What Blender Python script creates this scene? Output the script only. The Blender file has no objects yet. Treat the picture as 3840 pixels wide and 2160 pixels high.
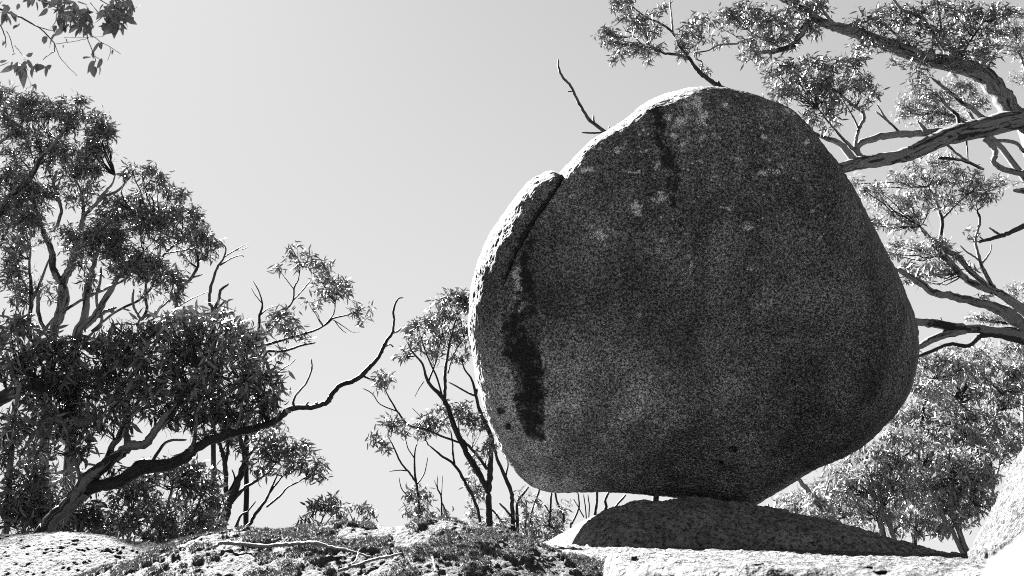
import bpy, math, random
import numpy as np
from mathutils import Vector
from mathutils.bvhtree import BVHTree

random.seed(7)
RNG = np.random.default_rng(7)
SC = bpy.context.scene
COL = SC.collection
D2R = math.pi / 180

# ------------------------------------------------------------------ camera
EYE = np.array([0.0, 0.0, 1.0])
PITCH = 18 * D2R
FPX = 28.0 / 36.0 * 3840.0
cd = bpy.data.cameras.new('camera')
cam = bpy.data.objects.new('camera', cd)
COL.objects.link(cam)
cam.location = EYE
cam.rotation_euler = (math.pi / 2 + PITCH, 0, 0)
cd.lens = 28.0
cd.sensor_width = 36.0
cd.clip_start = 0.05
cd.clip_end = 3000
cd.dof.use_dof = True
cd.dof.focus_distance = 10.5
cd.dof.aperture_fstop = 5.0
SC.camera = cam

# ------------------------------------------------------------------ light
SUN_AZ = -36 * D2R          # measured from +Y (view direction) towards -X
SUN_EL = 39 * D2R
SUN_DIR = Vector((math.sin(SUN_AZ) * math.cos(SUN_EL), math.cos(SUN_AZ) * math.cos(SUN_EL), math.sin(SUN_EL)))
sd = bpy.data.lights.new('sun', 'SUN')
sd.energy = 5.0
sd.angle = 0.5 * D2R
sd.color = (1, 1, 1)            # a black and white photograph
sun = bpy.data.objects.new('sun', sd)
COL.objects.link(sun)
sun.rotation_euler = SUN_DIR.to_track_quat('Z', 'Y').to_euler()
sun.location = (-20, 20, 40)

w = bpy.data.worlds.new('World')
SC.world = w
w.use_nodes = True
nt = w.node_tree
nt.nodes.clear()
sky = nt.nodes.new('ShaderNodeTexSky')
sky.sky_type = 'NISHITA'
sky.sun_disc = False
sky.sun_elevation = SUN_EL
sky.sun_rotation = SUN_AZ
sky.air_density = 0.5
sky.dust_density = 0.08
sky.ozone_density = 1.0
sp = nt.nodes.new('ShaderNodeSeparateColor')     # black and white film behind an orange-red filter
rg = nt.nodes.new('ShaderNodeMath'); rg.operation = 'MULTIPLY'; rg.inputs[1].default_value = 0.25
ra = nt.nodes.new('ShaderNodeMath'); ra.operation = 'MULTIPLY_ADD'; ra.inputs[1].default_value = 0.75
bg = nt.nodes.new('ShaderNodeBackground')
bg.inputs['Strength'].default_value = 0.073
out = nt.nodes.new('ShaderNodeOutputWorld')
nt.links.new(sky.outputs[0], sp.inputs[0])
nt.links.new(sp.outputs[1], rg.inputs[0])
nt.links.new(sp.outputs[0], ra.inputs[0]); nt.links.new(rg.outputs[0], ra.inputs[2])
# shoulder of the film : the bright horizon band is compressed
prev = ra.outputs[0]
for op, v in (('MULTIPLY', -1 / 0.7), ('EXPONENT', None), ('MULTIPLY_ADD', -0.7)):
    mn = nt.nodes.new('ShaderNodeMath'); mn.operation = op
    nt.links.new(prev, mn.inputs[0])
    if v is not None: mn.inputs[1].default_value = v
    if op == 'MULTIPLY_ADD': mn.inputs[2].default_value = 0.7
    prev = mn.outputs[0]
nt.links.new(prev, bg.inputs[0])
nt.links.new(bg.outputs[0], out.inputs[0])
SC.view_settings.view_transform = 'Standard'
SC.view_settings.look = 'None'
SC.view_settings.gamma = 1
SC.view_settings.exposure = 4.0
SC.render.engine = 'CYCLES'
SC.cycles.max_bounces = 6
SC.cycles.use_denoising = False
SC.cycles.filter_width = 1.0


# ------------------------------------------------------------------ helpers
def P(px, py, Y):
    """point of the place seen at pixel (px, py) of the 3840 photo, Y metres ahead"""
    px = np.asarray(px, float); py = np.asarray(py, float); Y = np.asarray(Y, float)
    x = (px - 1920) / FPX
    u = (1080 - py) / FPX
    dy = math.cos(PITCH) - u * math.sin(PITCH)
    dz = math.sin(PITCH) + u * math.cos(PITCH)
    s = Y / dy
    return np.stack(np.broadcast_arrays(EYE[0] + x * s, EYE[1] + Y, EYE[2] + dz * s), -1)


def project(p):
    q = np.asarray(p) - EYE
    f = q[..., 1] * math.cos(PITCH) + q[..., 2] * math.sin(PITCH)
    up = -q[..., 1] * math.sin(PITCH) + q[..., 2] * math.cos(PITCH)
    return 1920 + FPX * q[..., 0] / f, 1080 - FPX * up / f


def hash3(i, j, k, seed):
    n = (i.astype(np.int64) * 374761393 + j.astype(np.int64) * 668265263 + k.astype(np.int64) * 2147483647 + seed * 974711)
    n = (n ^ (n >> 13)) * 1274126177
    n = n & 0x7fffffff
    n = (n ^ (n >> 16)) * 60493 & 0x7fffffff
    return (n % 65536) / 32768.0 - 1.0


def vnoise(p, seed=0):
    p = np.asarray(p, float)
    f0 = np.floor(p)
    i = f0.astype(np.int64)
    f = p - f0
    f = f * f * f * (f * (f * 6 - 15) + 10)
    r = 0
    for dx in (0, 1):
        wx = f[..., 0] if dx else 1 - f[..., 0]
        for dy in (0, 1):
            wy = f[..., 1] if dy else 1 - f[..., 1]
            for dz in (0, 1):
                wz = f[..., 2] if dz else 1 - f[..., 2]
                r = r + hash3(i[..., 0] + dx, i[..., 1] + dy, i[..., 2] + dz, seed) * wx * wy * wz
    return r


def fbm(p, scale, octaves=4, seed=0, gain=0.5):
    r = 0; a = 1.0; s = scale
    for o in range(octaves):
        r = r + a * vnoise(np.asarray(p) * s + 17.3 * o, seed + o)
        a *= gain; s *= 2.03
    return r


def sstep(a, b, x):
    t = np.clip((x - a) / (b - a), 0, 1)
    return t * t * (3 - 2 * t)


def make_mesh(name, V, quads=None, tris=None, smooth=True, attrs=None):
    me = bpy.data.meshes.new(name)
    V = np.ascontiguousarray(V, dtype=np.float32).reshape(-1, 3)
    loops = []; starts = []; n = 0; cnt = 0
    if quads is not None and len(quads):
        q = np.asarray(quads, np.int32)
        loops.append(q.ravel()); starts.append(np.arange(len(q), dtype=np.int32) * 4); n = q.size; cnt += len(q)
    if tris is not None and len(tris):
        t = np.asarray(tris, np.int32)
        loops.append(t.ravel()); starts.append(n + np.arange(len(t), dtype=np.int32) * 3); n += t.size; cnt += len(t)
    loops = np.concatenate(loops); starts = np.concatenate(starts)
    me.vertices.add(len(V)); me.vertices.foreach_set('co', V.ravel())
    me.loops.add(len(loops)); me.loops.foreach_set('vertex_index', loops)
    me.polygons.add(cnt); me.polygons.foreach_set('loop_start', starts)
    me.polygons.foreach_set('use_smooth', np.full(cnt, bool(smooth)))
    me.update(calc_edges=True)
    for k, a in (attrs or {}).items():
        at = me.attributes.new(k, 'FLOAT', 'POINT')
        at.data.foreach_set('value', np.ascontiguousarray(a, np.float32).ravel())
    return me


def link(name, me, mat=None, parent=None, **props):
    o = bpy.data.objects.new(name, me)
    COL.objects.link(o)
    if mat is not None and me is not None:
        if len(me.materials) == 0:
            me.materials.append(mat)
    if parent is not None:
        o.parent = parent
        o.location = -Vector(parent.location)      # meshes are written in world coordinates
    for k, v in props.items():
        o[k] = v
    return o


def thing(name, label, cat, loc, group=None):
    o = bpy.data.objects.new(name, None)
    COL.objects.link(o)
    o.empty_display_size = 0.2
    o.location = Vector([float(c) for c in loc])
    o['label'] = label; o['category'] = cat
    if group: o['group'] = group
    return o


def grid_quads(nu, nv, wrap_u=False):
    i = np.arange(nu if wrap_u else nu - 1); j = np.arange(nv - 1)
    I, J = np.meshgrid(i, j, indexing='ij')
    I2 = (I + 1) % nu
    return np.stack([I * nv + J, I2 * nv + J, I2 * nv + J + 1, I * nv + J + 1], -1).reshape(-1, 4)


def catmull(pts, sub):
    pts = np.asarray(pts, float)
    if len(pts) < 3:
        t = np.linspace(0, 1, sub + 1)[:, None]
        return pts[0] * (1 - t) + pts[-1] * t
    p = np.vstack([2 * pts[0] - pts[1], pts, 2 * pts[-1] - pts[-2]])
    o = []
    for i in range(len(pts) - 1):
        a, b, c, d = p[i], p[i + 1], p[i + 2], p[i + 3]
        for k in range(sub):
            t = k / sub
            o.append(0.5 * (2 * b + (c - a) * t + (2 * a - 5 * b + 4 * c - d) * t * t + (3 * b - a - 3 * c + d) * t ** 3))
    o.append(pts[-1])
    return np.array(o)


def tubes(C, R, sides):
    """C (N,K,3) centre lines, R (N,K) radii -> verts, quads, tris (end caps)"""
    N, K, _ = C.shape
    T = np.gradient(C, axis=1)
    T /= np.linalg.norm(T, axis=2, keepdims=True) + 1e-9
    ref = np.zeros((N, 1, 3)); ref[..., 1] = 1.0
    m = np.abs(T.mean(1)[:, 1]) > 0.8
    ref[m] = (1.0, 0, 0)
    A = np.cross(T, np.broadcast_to(ref, T.shape)); A /= np.linalg.norm(A, axis=2, keepdims=True) + 1e-9
    B = np.cross(T, A)
    th = np.arange(sides) * 2 * math.pi / sides
    V = C[:, :, None, :] + R[:, :, None, None] * (A[:, :, None, :] * np.cos(th)[None, None, :, None] + B[:, :, None, :] * np.sin(th)[None, None, :, None])
    n, k, s = np.meshgrid(np.arange(N), np.arange(K - 1), np.arange(sides), indexing='ij')
    s2 = (s + 1) % sides
    b = n * K * sides
    Q = np.stack([b + k * sides + s, b + k * sides + s2, b + (k + 1) * sides + s2, b + (k + 1) * sides + s], -1).reshape(-1, 4)
    return V.reshape(-1, 3), Q


# ------------------------------------------------------------------ materials
def new_mat(name):
    m = bpy.data.materials.new(name)
    m.use_nodes = True
    t = m.node_tree
    t.nodes.clear()
    o = t.nodes.new('ShaderNodeOutputMaterial')
    return m, t, o


class NB:
    """tiny node builder"""
    def __init__(s, t): s.t = t
    def n(s, typ, **kw):
        x = s.t.nodes.new(typ)
        for k, v in kw.items(): setattr(x, k, v)
        return x
    def l(s, a, b): s.t.links.new(a, b)
    def coord(s):
        return s.n('ShaderNodeTexCoord').outputs['Object']
    def noise(s, vec, scale, detail=4, rough=0.55, dist=0.0):
        x = s.n('ShaderNodeTexNoise')
        x.inputs['Scale'].default_value = scale; x.inputs['Detail'].default_value = detail
        x.inputs['Roughness'].default_value = rough; x.inputs['Distortion'].default_value = dist
        s.l(vec, x.inputs['Vector'])
        return x.outputs[0]
    def voro(s, vec, scale, feat='F1'):
        x = s.n('ShaderNodeTexVoronoi', feature=feat)
        x.inputs['Scale'].default_value = scale
        s.l(vec, x.inputs['Vector'])
        return x.outputs['Distance']
    def ramp(s, v, a, b, lo=0.0, hi=1.0):
        x = s.n('ShaderNodeMapRange'); x.interpolation_type = 'SMOOTHSTEP'
        s.l(v, x.inputs[0])
        x.inputs[1].default_value = a; x.inputs[2].default_value = b
        x.inputs[3].default_value = lo; x.inputs[4].default_value = hi
        return x.outputs[0]
    def math(s, op, a, b=None):
        x = s.n('ShaderNodeMath', operation=op)
        for i, v in enumerate((a, b)):
            if v is None: continue
            if isinstance(v, (int, float)): x.inputs[i].default_value = v
            else: s.l(v, x.inputs[i])
        return x.outputs[0]
    def mix(s, f, a, b):
        x = s.n('ShaderNodeMix', data_type='FLOAT')
        for i, v in ((0, f), (2, a), (3, b)):
            if isinstance(v, (int, float)): x.inputs[i].default_value = v
            else: s.l(v, x.inputs[i])
        return x.outputs[0]
    def attr(s, name):
        return s.n('ShaderNodeAttribute', attribute_name=name).outputs['Fac']
    def bump(s, h, strength, dist):
        x = s.n('ShaderNodeBump')
        x.inputs['Strength'].default_value = strength; x.inputs['Distance'].default_value = dist
        s.l(h, x.inputs['Height'])
        return x.outputs[0]
    def surf(s, out, col, rough=0.8, normal=None, spec=0.3):
        b = s.n('ShaderNodeBsdfPrincipled')
        if isinstance(col, (int, float)): b.inputs['Base Color'].default_value = (col, col, col, 1)
        else: s.l(col, b.inputs['Base Color'])
        b.inputs['Roughness'].default_value = rough
        b.inputs['Specular IOR Level'].default_value = spec
        if normal is not None: s.l(normal, b.inputs['Normal'])
        s.l(b.outputs[0], out.inputs['Surface'])
        return b


def boulder_material():
    m, t, o = new_mat('dark_lichened_granite')
    b = NB(t); c = b.coord()
    grain = b.noise(c, 38, 3, 0.7)
    fine = b.noise(c, 90, 2, 0.6)
    broad = b.noise(c, 2.2, 5, 0.6)
    g = b.math('ADD', b.math('MULTIPLY', grain, 0.65), b.math('MULTIPLY', fine, 0.35))
    base = b.ramp(g, 0.42, 0.64, 0.016, 0.20)
    base = b.math('MULTIPLY', base, b.ramp(broad, 0.3, 0.75, 0.7, 1.3))
    base = b.math('MULTIPLY', base, b.ramp(b.attr('clean_bounce'), 0.0, 1.0, 1.0, 2.7))  # paler lower left: cleaner rock plus bounce light put into the colour
    chan = b.n('ShaderNodeMapping'); chan.inputs['Scale'].default_value = (1.0, 1.0, 0.16)
    b.l(c, chan.inputs['Vector'])
    base = b.math('MULTIPLY', base, b.ramp(b.noise(chan.outputs[0], 1.7, 5, 0.6), 0.35, 0.65, 0.62, 1.25))
    pit = b.ramp(b.voro(c, 13.0), 0.10, 0.02)
    base = b.math('MULTIPLY', base, b.math('SUBTRACT', 1.0, b.math('MULTIPLY', pit, 0.8)))
    # crustose lichen : scattered in the upper part, plus the large patches
    ln = b.noise(c, 26, 4, 0.75)
    wob = b.math('MULTIPLY', b.math('SUBTRACT', b.noise(c, 34, 5, 0.8), 0.5), 0.55)
    lf = 0.0
    for sc, r0 in ((4.5, 0.22), (9.0, 0.30), (21.0, 0.36)):
        x = b.n('ShaderNodeTexVoronoi'); x.inputs['Scale'].default_value = sc
        b.l(c, x.inputs['Vector'])
        sep = b.n('ShaderNodeSeparateColor'); b.l(x.outputs['Color'], sep.inputs[0])
        size = b.math('MULTIPLY', b.ramp(sep.outputs[0], 0.3, 1.0, -0.1, 1.0), r0)
        disc = b.ramp(b.math('SUBTRACT', b.math('ADD', x.outputs['Distance'], b.math('MULTIPLY', wob, 0.8)), size), 0.02, -0.03)
        lf = b.math('MAXIMUM', lf, b.math('MULTIPLY', disc, b.ramp(sep.outputs[1], 0, 1, 0.25, 1.0)))
    zone = b.ramp(b.math('ADD', b.noise(c, 1.3, 4, 0.6), b.math('MULTIPLY', b.attr('upper'), 0.45)), 0.5, 0.8)
    band = b.n('ShaderNodeMapping'); band.inputs['Scale'].default_value = (1.0, 1.0, 2.6)
    b.l(c, band.inputs['Vector'])
    zone = b.math('MULTIPLY', zone, b.ramp(b.noise(band.outputs[0], 2.2, 5, 0.7), 0.42, 0.56))
    lf = b.math('MULTIPLY', lf, zone)
    lp = b.ramp(b.math('ADD', b.attr('lichen'), b.math('MULTIPLY', b.math('SUBTRACT', b.noise(c, 11, 8, 0.8), 0.5), 6.5)), 0.6, 0.85)
    lp = b.math('MULTIPLY', lp, b.ramp(b.attr('lichen'), 0.02, 0.3))
    lich = b.math('MAXIMUM', lf, lp)
    col = b.mix(b.math('MULTIPLY', lich, 0.9), base, b.ramp(b.noise(c, 60, 3, 0.7), 0.38, 0.62, 0.10, 0.55))
    st = b.ramp(b.math('ADD', b.attr('stain'), b.math('MULTIPLY', b.math('SUBTRACT', b.noise(c, 6, 8, 0.8), 0.5), 5.0)), 0.35, 0.85)
    st = b.math('MULTIPLY', st, b.ramp(b.attr('stain'), 0.02, 0.25))
    col = b.mix(b.math('MULTIPLY', st, 0.9), col, b.ramp(fine, 0.4, 0.7, 0.002, 0.016))
    h = b.math('ADD', b.math('ADD', b.math('MULTIPLY', grain, 1.0), b.math('MULTIPLY', fine, 0.4)), b.math('MULTIPLY', lich, 0.15))
    b.surf(o, col, 0.9, b.bump(h, 1.0, 0.05), 0.15)
    return m


def rock_material(name, lo, hi, scale=30, bump=0.9, dist=0.03, moss=False, dark_attr=None):
    m, t, o = new_mat(name)
    b = NB(t); c = b.coord()
    grain = b.noise(c, scale, 4, 0.7)
    fine = b.noise(c, scale * 2.7, 2, 0.6)
    broad = b.noise(c, 3.0, 5, 0.6)
    g = b.math('ADD', b.math('MULTIPLY', grain, 0.7), b.math('MULTIPLY', fine, 0.3))
    base = b.ramp(g, 0.36, 0.62, lo, hi)
    base = b.math('MULTIPLY', base, b.ramp(broad, 0.35, 0.7, 0.7, 1.15))
    if moss:
        mm = b.ramp(b.math('ADD', b.attr('moss'), b.math('MULTIPLY', b.math('SUBTRACT', b.noise(c, 30, 4, 0.7), 0.5), 0.7)), 0.35, 0.65)
        base = b.mix(mm, base, b.ramp(fine, 0.4, 0.65, 0.015, 0.09))
    b.surf(o, base, 0.9, b.bump(b.math('ADD', grain, b.math('MULTIPLY', fine, 0.4)), bump, dist), 0.2)
    return m


def bark_material(name, pale, dark, amount, scale=3.0):
    m, t, o = new_mat(name)
    b = NB(t); c = b.coord()
    cx = b.n('ShaderNodeCombineXYZ')
    for i, k in enumerate(('ring_x', 'ring_y', 'along')): b.l(b.attr(k), cx.inputs[i])
    mp = b.n('ShaderNodeMapping'); mp.inputs['Scale'].default_value = (2.6, 2.6, 0.45)
    b.l(cx.outputs[0], mp.inputs['Vector'])
    n1 = b.noise(mp.outputs[0], scale, 5, 0.65, 1.2)
    n2 = b.noise(mp.outputs[0], 22, 4, 0.7)
    f = b.ramp(b.math('ADD', n1, b.math('MULTIPLY', b.math('SUBTRACT', n2, 0.5), 0.35)), 0.56 - amount, 0.62 - amount)
    col = b.mix(f, b.ramp(n2, 0.3, 0.7, pale * 0.75, pale * 1.1), b.ramp(n2, 0.3, 0.7, dark * 0.5, dark * 1.4))
    b.surf(o, col, 0.75, b.bump(n2, 0.6, 0.02), 0.25)
    return m


def leaf_material(name, col, trans, rough=0.42):
    m, t, o = new_mat(name)
    b = NB(t)
    geo = b.n('ShaderNodeNewGeometry')
    rnd = geo.outputs['Random Per Island']
    cc = b.ramp(rnd, 0.0, 1.0, col * 0.6, col * 1.4)
    p = b.n('ShaderNodeBsdfPrincipled')
    b.l(cc, p.inputs['Base Color'])
    p.inputs['Roughness'].default_value = rough
    p.inputs['Specular IOR Level'].default_value = 0.3
    tr = b.n('ShaderNodeBsdfTranslucent')
    tr.inputs['Color'].default_value = (trans, trans, trans, 1)
    ad = b.n('ShaderNodeAddShader')
    b.l(p.outputs[0], ad.inputs[0]); b.l(tr.outputs[0], ad.inputs[1])
    b.l(ad.outputs[0], o.inputs['Surface'])
    return m


M_BOULDER = boulder_material()
M_PEDESTAL = rock_material('grey_granite', 0.012, 0.20, 20, 1.0, 0.05)
M_SHELF = rock_material('pale_granite', 0.006, 0.075, 15, 1.0, 0.05)
M_PAVE = rock_material('bounce_granite', 0.15, 0.5, 20)  # kept bright so the unseen pavement throws sun upwards
M_NEAR = rock_material('near_granite', 0.10, 0.16, 20, 0.2)
M_MOSSROCK = rock_material('mossy_granite', 0.003, 0.045, 34, 1.0, 0.03, moss=True)
M_LICHROCK = rock_material('crusted_granite', 0.0015, 0.04, 34, 1.0, 0.05)
M_WHITE = rock_material('sunlit_granite', 0.004, 0.12, 40, 1.0, 0.05)
M_SOIL = rock_material('leaf_litter', 0.02, 0.07, 8, 0.8, 0.05)
M_BARK = bark_material('smooth_gum_bark', 0.11, 0.012, 0.0)
M_BARKMIX = bark_material('patchy_gum_bark', 0.10, 0.006, 0.06)
M_BARKDARK = bark_material('dark_bark', 0.02, 0.006, 0.10)
M_TWIG = rock_material('thin_dark_twig', 0.006, 0.02, 40, 0.3, 0.005)
M_DEAD = bark_material('weathered_dead_wood', 0.04, 0.012, 0.06, 6)
M_STICK = bark_material('bleached_stick', 0.10, 0.04, -0.02, 9)
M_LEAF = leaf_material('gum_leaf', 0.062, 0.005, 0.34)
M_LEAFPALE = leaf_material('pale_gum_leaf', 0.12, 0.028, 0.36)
M_LEAFNEAR = leaf_material('broad_gum_leaf', 0.03, 0.003, 0.5)
M_MOSS = leaf_material('moss_blade', 0.05, 0.006, 0.8)

# ------------------------------------------------------------------ ground sheet
GZ = 0.0
def ground():
    a = np.concatenate([-np.geomspace(900, 14, 26), np.linspace(-13, 13, 80), np.geomspace(14, 900, 26)])
    X, Y = np.meshgrid(a, a + 8, indexing='ij')
    p = np.stack([X, Y, 0 * X], -1)
    Z = GZ + 0.18 * fbm(p, 0.25, 4, 5) - 0.1 - 0.004 * np.maximum(np.hypot(X, Y - 8) - 25, 0)
    me = make_mesh('ground', np.stack([X, Y, Z], -1), grid_quads(len(a), len(a)))
    link('ground', me, M_SOIL, kind='structure')
ground()


def pavement():  # out of view, added to bounce sun onto the boulder's shaded face
    """unseen pale granite round the viewer, below the shelf"""
    x = np.linspace(-2.6, 10.5, 120); y = np.linspace(-7, 2.7, 90)
    X, Y = np.meshgrid(x, y, indexing='ij')
    p = np.stack([X, Y, 0 * X], -1)
    e = np.minimum(np.minimum(X + 2.6, 10.5 - X), np.minimum(Y + 7, 99))
    Z = GZ + 0.16 + 0.06 * fbm(p, 0.5, 3, 2) + 0.01 * fbm(p, 6, 3, 3) - 0.5 * (1 - sstep(0, 0.9, e))
    link('bounce_pavement', make_mesh('bounce_pavement', np.stack([X, Y, Z], -1), grid_quads(120, 90)), M_PAVE, kind='structure')
pavement()


# ------------------------------------------------------------------ rocks as height fields
def curve_px(pts, Y):
    """silhouette pixels -> (x, z) at depth Y, as an interpolator in x"""
    q = np.array([P(a, b, Y) for a, b in pts])
    return q[:, 0], q[:, 2]


def smooth_interp(x, xs, zs, k=3):
    z = 0
    wdt = (xs[-1] - xs[0]) / len(xs) * 0.25
    for o in np.linspace(-1, 1, 2 * k + 1):
        z = z + np.interp(x + o * wdt, xs, zs)
    return z / (2 * k + 1)


def ridge_rock(name, pts, Yr, x0, x1, y0, y1, nx, ny, front, back, mat, label, cat, rough, seed, round_=0.3,
               moss=False, extra=None, foot=None):
    xs, zs = curve_px(pts, Yr)
    x = np.linspace(x0, x1, nx); y = np.linspace(y0, y1, ny)
    X, Y = np.meshgrid(x, y, indexing='ij')
    ZR = smooth_interp(X, xs, zs)
    t = Yr - Y
    sl = np.where(t > 0, front, back)
    Z = ZR - sl * (np.sqrt(t * t + round_ ** 2) - round_)
    if foot is not None:
        Z = foot(X, Y, Z, ZR, t)
    p = np.stack([X, Y, Z], -1)
    att = {}
    if moss:
        mo = fbm(p * np.array([1, 0.8, 1.6]), 5.5, 5, seed + 40, 0.62)
        mo = sstep(-0.25, 0.45, mo)
        att['moss'] = mo.ravel()
        Z = Z + 0.014 * sstep(0.4, 0.8, mo) * (1 + 0.5 * vnoise(p * 28, seed + 9))
    for amp, sc in rough:
        Z = Z + amp * fbm(p, sc, 3, seed + int(sc))
    # skirt
    Z[0, :] = Z[-1, :] = -0.4; Z[:, 0] = np.minimum(Z[:, 0], -0.4); Z[:, -1] = np.minimum(Z[:, -1], -0.4)
    V = np.stack([X, Y, Z], -1)
    me = make_mesh(name, V, grid_quads(nx, ny), attrs=att)
    o = link(name, me, mat)
    if cat: o['category'] = cat; o['label'] = label
    else: o['kind'] = 'structure'
    return o, V, att


# pale granite shelf in front of and under the pedestal
def shelf_foot(X, Y, Z, ZR, t):
    top = EYE[2] - 0.078 + 0.013 * np.clip(Y - 3, 0, 5) - 0.02 * np.maximum(Y - 8, 0)
    top = top - 0.022 * np.maximum(X - 1.5, 0)
    left = np.where(Y < 5.2, 0.10 * Y - 0.02, 0.10 * 5.2 - 0.02 - 1.6 * (Y - 5.2)) + 0.04 * np.sin(5 * Y)
    edge = np.minimum(np.minimum((Y - 2.0) / 0.5, (9.8 - Y) / 0.6), np.minimum(np.minimum((X - left) / 0.12, (X + 1.2) / 0.5), (8.0 - X) / 0.5))
    return top - 0.9 * (1 - sstep(0, 1, edge))
shelf, shelf_v, _ = ridge_rock('granite_shelf', [(0, 2100), (3840, 2100)], 6, -1.2, 8.0, 2.0, 9.8, 420, 320, 0, 0, M_SHELF,
                               'pale sunlit rock shelf below the balancing boulder, shadow across its back', 'rock shelf', [(0.012, 2.2), (0.012, 9), (0.010, 22)], 3, foot=shelf_foot)

# the low rock that carries the boulder
PED_Y = 10.3
ped_pts = [(1900, 2260), (2060, 2190), (2110, 2130), (2135, 2088), (2150, 2050), (2175, 2003), (2205, 1962), (2255, 1926), (2330, 1893), (2390, 1881), (2460, 1885), (2560, 1873), (2640, 1876),
           (2700, 1885), (2830, 1912), (3000, 1945), (3100, 1975), (3200, 2008), (3300, 2048), (3400, 2066), (3480, 2078), (3650, 2097), (3760, 2112), (3900, 2124), (4100, 2150)]
def ped_foot(X, Y, Z, ZR, t):
    base = EYE[2] - 0.12
    hgt = np.maximum(ZR - base, -0.2)
    yf = 8.7 + 0.2 * np.sin(X * 1.3) + 0.12 * np.sin(X * 3.1 + 1)
    u = np.clip((Y - yf) / (PED_Y - yf), -0.5, 1)
    prof = np.where(u > 0, np.sqrt(np.clip(1 - (1 - u) ** 2.4, 0, 1)), u * 1.2)
    zf = base + hgt * prof
    tb = np.maximum(Y - PED_Y, 0)
    return np.where(Y > PED_Y, ZR - 0.10 * tb ** 2 - 0.02 * tb, zf)
ped, _, _ = ridge_rock('pedestal_rock', ped_pts, PED_Y, -0.4, 8.2, 6.6, 13.6, 420, 260, 0.2, 0.2, M_PEDESTAL,
                       'low dark humped rock that carries the huge balancing boulder', 'rock', [(0.04, 1.1), (0.024, 4), (0.014, 13), (0.006, 35)], 11, foot=ped_foot)

# mossy mound, front centre
mound_pts = [(100, 2240), (330, 2165), (430, 2131), (520, 2104), (620, 2066), (700, 2040), (800, 2016), (900, 2005), (1000, 1999), (1080, 2002), (1160, 1996), (1240, 1981),
             (1330, 1976), (1480, 1986), (1540, 1975), (1600, 1962), (1680, 1964), (1760, 1976), (1830, 1987), (1900, 2000), (1970, 2026), (2050, 2058), (2130, 2086),
             (2200, 2106), (2300, 2128), (2400, 2148), (2500, 2168), (2800, 2240)]
mound, mound_v, mound_a = ridge_rock('mossy_mound', mound_pts, 5.0, -3.3, 1.35, 3.0, 6.6, 620, 480, 0.40, 0.55, M_MOSSROCK,
                                     'rounded foreground rock mound patched with dark moss, fallen sticks on it', 'rock mound', [(0.02, 1.6), (0.010, 9), (0.005, 22), (0.006, 45)], 21, moss=True)

# bare mound at the left
left_pts = [(-900, 2080), (-500, 2040), (-150, 2016), (0, 2008), (90, 2000), (160, 1995), (300, 1993), (380, 2003), (470, 2020), (560, 2040), (640, 2070), (760, 2120), (900, 2200)]
lmound, _, _ = ridge_rock('crusted_mound', left_pts, 6.3, -6.2, -1.9, 3.6, 7.8, 600, 600, 0.33, 0.5, M_LICHROCK,
                          'low bare rock mound at bottom left crusted with rough pale lichen', 'rock mound', [(0.03, 1.3), (0.012, 6), (0.008, 15), (0.005, 45)], 31)


# ------------------------------------------------------------------ rocks from an outline
def catmull_closed(pts, sub):
    pts = np.asarray(pts, float)
    n = len(pts); o = []
    for i in range(n):
        a, b, c, d = pts[i - 1], pts[i], pts[(i + 1) % n], pts[(i + 2) % n]
        for k in range(sub):
            t = k / sub
            o.append(0.5 * (2 * b + (c - a) * t + (2 * a - 5 * b + 4 * c - d) * t * t + (3 * b - a - 3 * c + d) * t ** 3))
    return np.array(o)


def outline_rock(outline, centre, Y0, front, back, nth, nf, nb, pw, tilt, bumps, seed, sub=24, shape=None):
    """a closed boulder: outline as seen, front and back bulging by their own depth. returns (V, Q, px, py, is_front)"""
    oc = catmull_closed(outline, sub)
    seg = np.r_[0, np.cumsum(np.linalg.norm(np.diff(np.vstack([oc, oc[:1]]), axis=0), axis=1))]
    s = np.linspace(0, seg[-1], nth, endpoint=False)
    cl = np.vstack([oc, oc[:1]])
    ox = np.interp(s, seg, cl[:, 0]); oy = np.interp(s, seg, cl[:, 1])
    a = np.linspace(0, 1, nf) ; rho_f = np.sin(a * math.pi / 2) ** 0.8
    rho_b = np.sin(np.linspace(1, 0, nb + 1)[1:] * math.pi / 2)
    rho = np.r_[rho_f, rho_b]
    side = np.r_[np.ones(nf), -np.ones(nb)]
    R, OX = np.meshgrid(rho, ox); _, OY = np.meshgrid(rho, oy)
    S = np.broadcast_to(side, R.shape)
    px = centre[0] + R * (OX - centre[0]); py = centre[1] + R * (OY - centre[1])
    bul = np.clip(1 - R ** pw, 0, 1) ** (1.0 / pw)
    if shape is not None: bul_f = shape(px, py, bul, R)
    else: bul_f = front * bul
    Yd = Y0 + tilt(px, py) - np.where(S > 0, bul_f, -back * bul)
    V = P(px, py, Yd)
    c = P(centre[0], centre[1], Y0)
    n = V - c; n /= np.linalg.norm(n, axis=-1, keepdims=True)
    for amp, sc, oc_ in bumps:
        V = V + n * (amp * fbm(V, sc, oc_, seed + int(sc * 3)))[..., None]
    return V, grid_quads(nth, len(rho), True), px, py, S > 0


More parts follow.
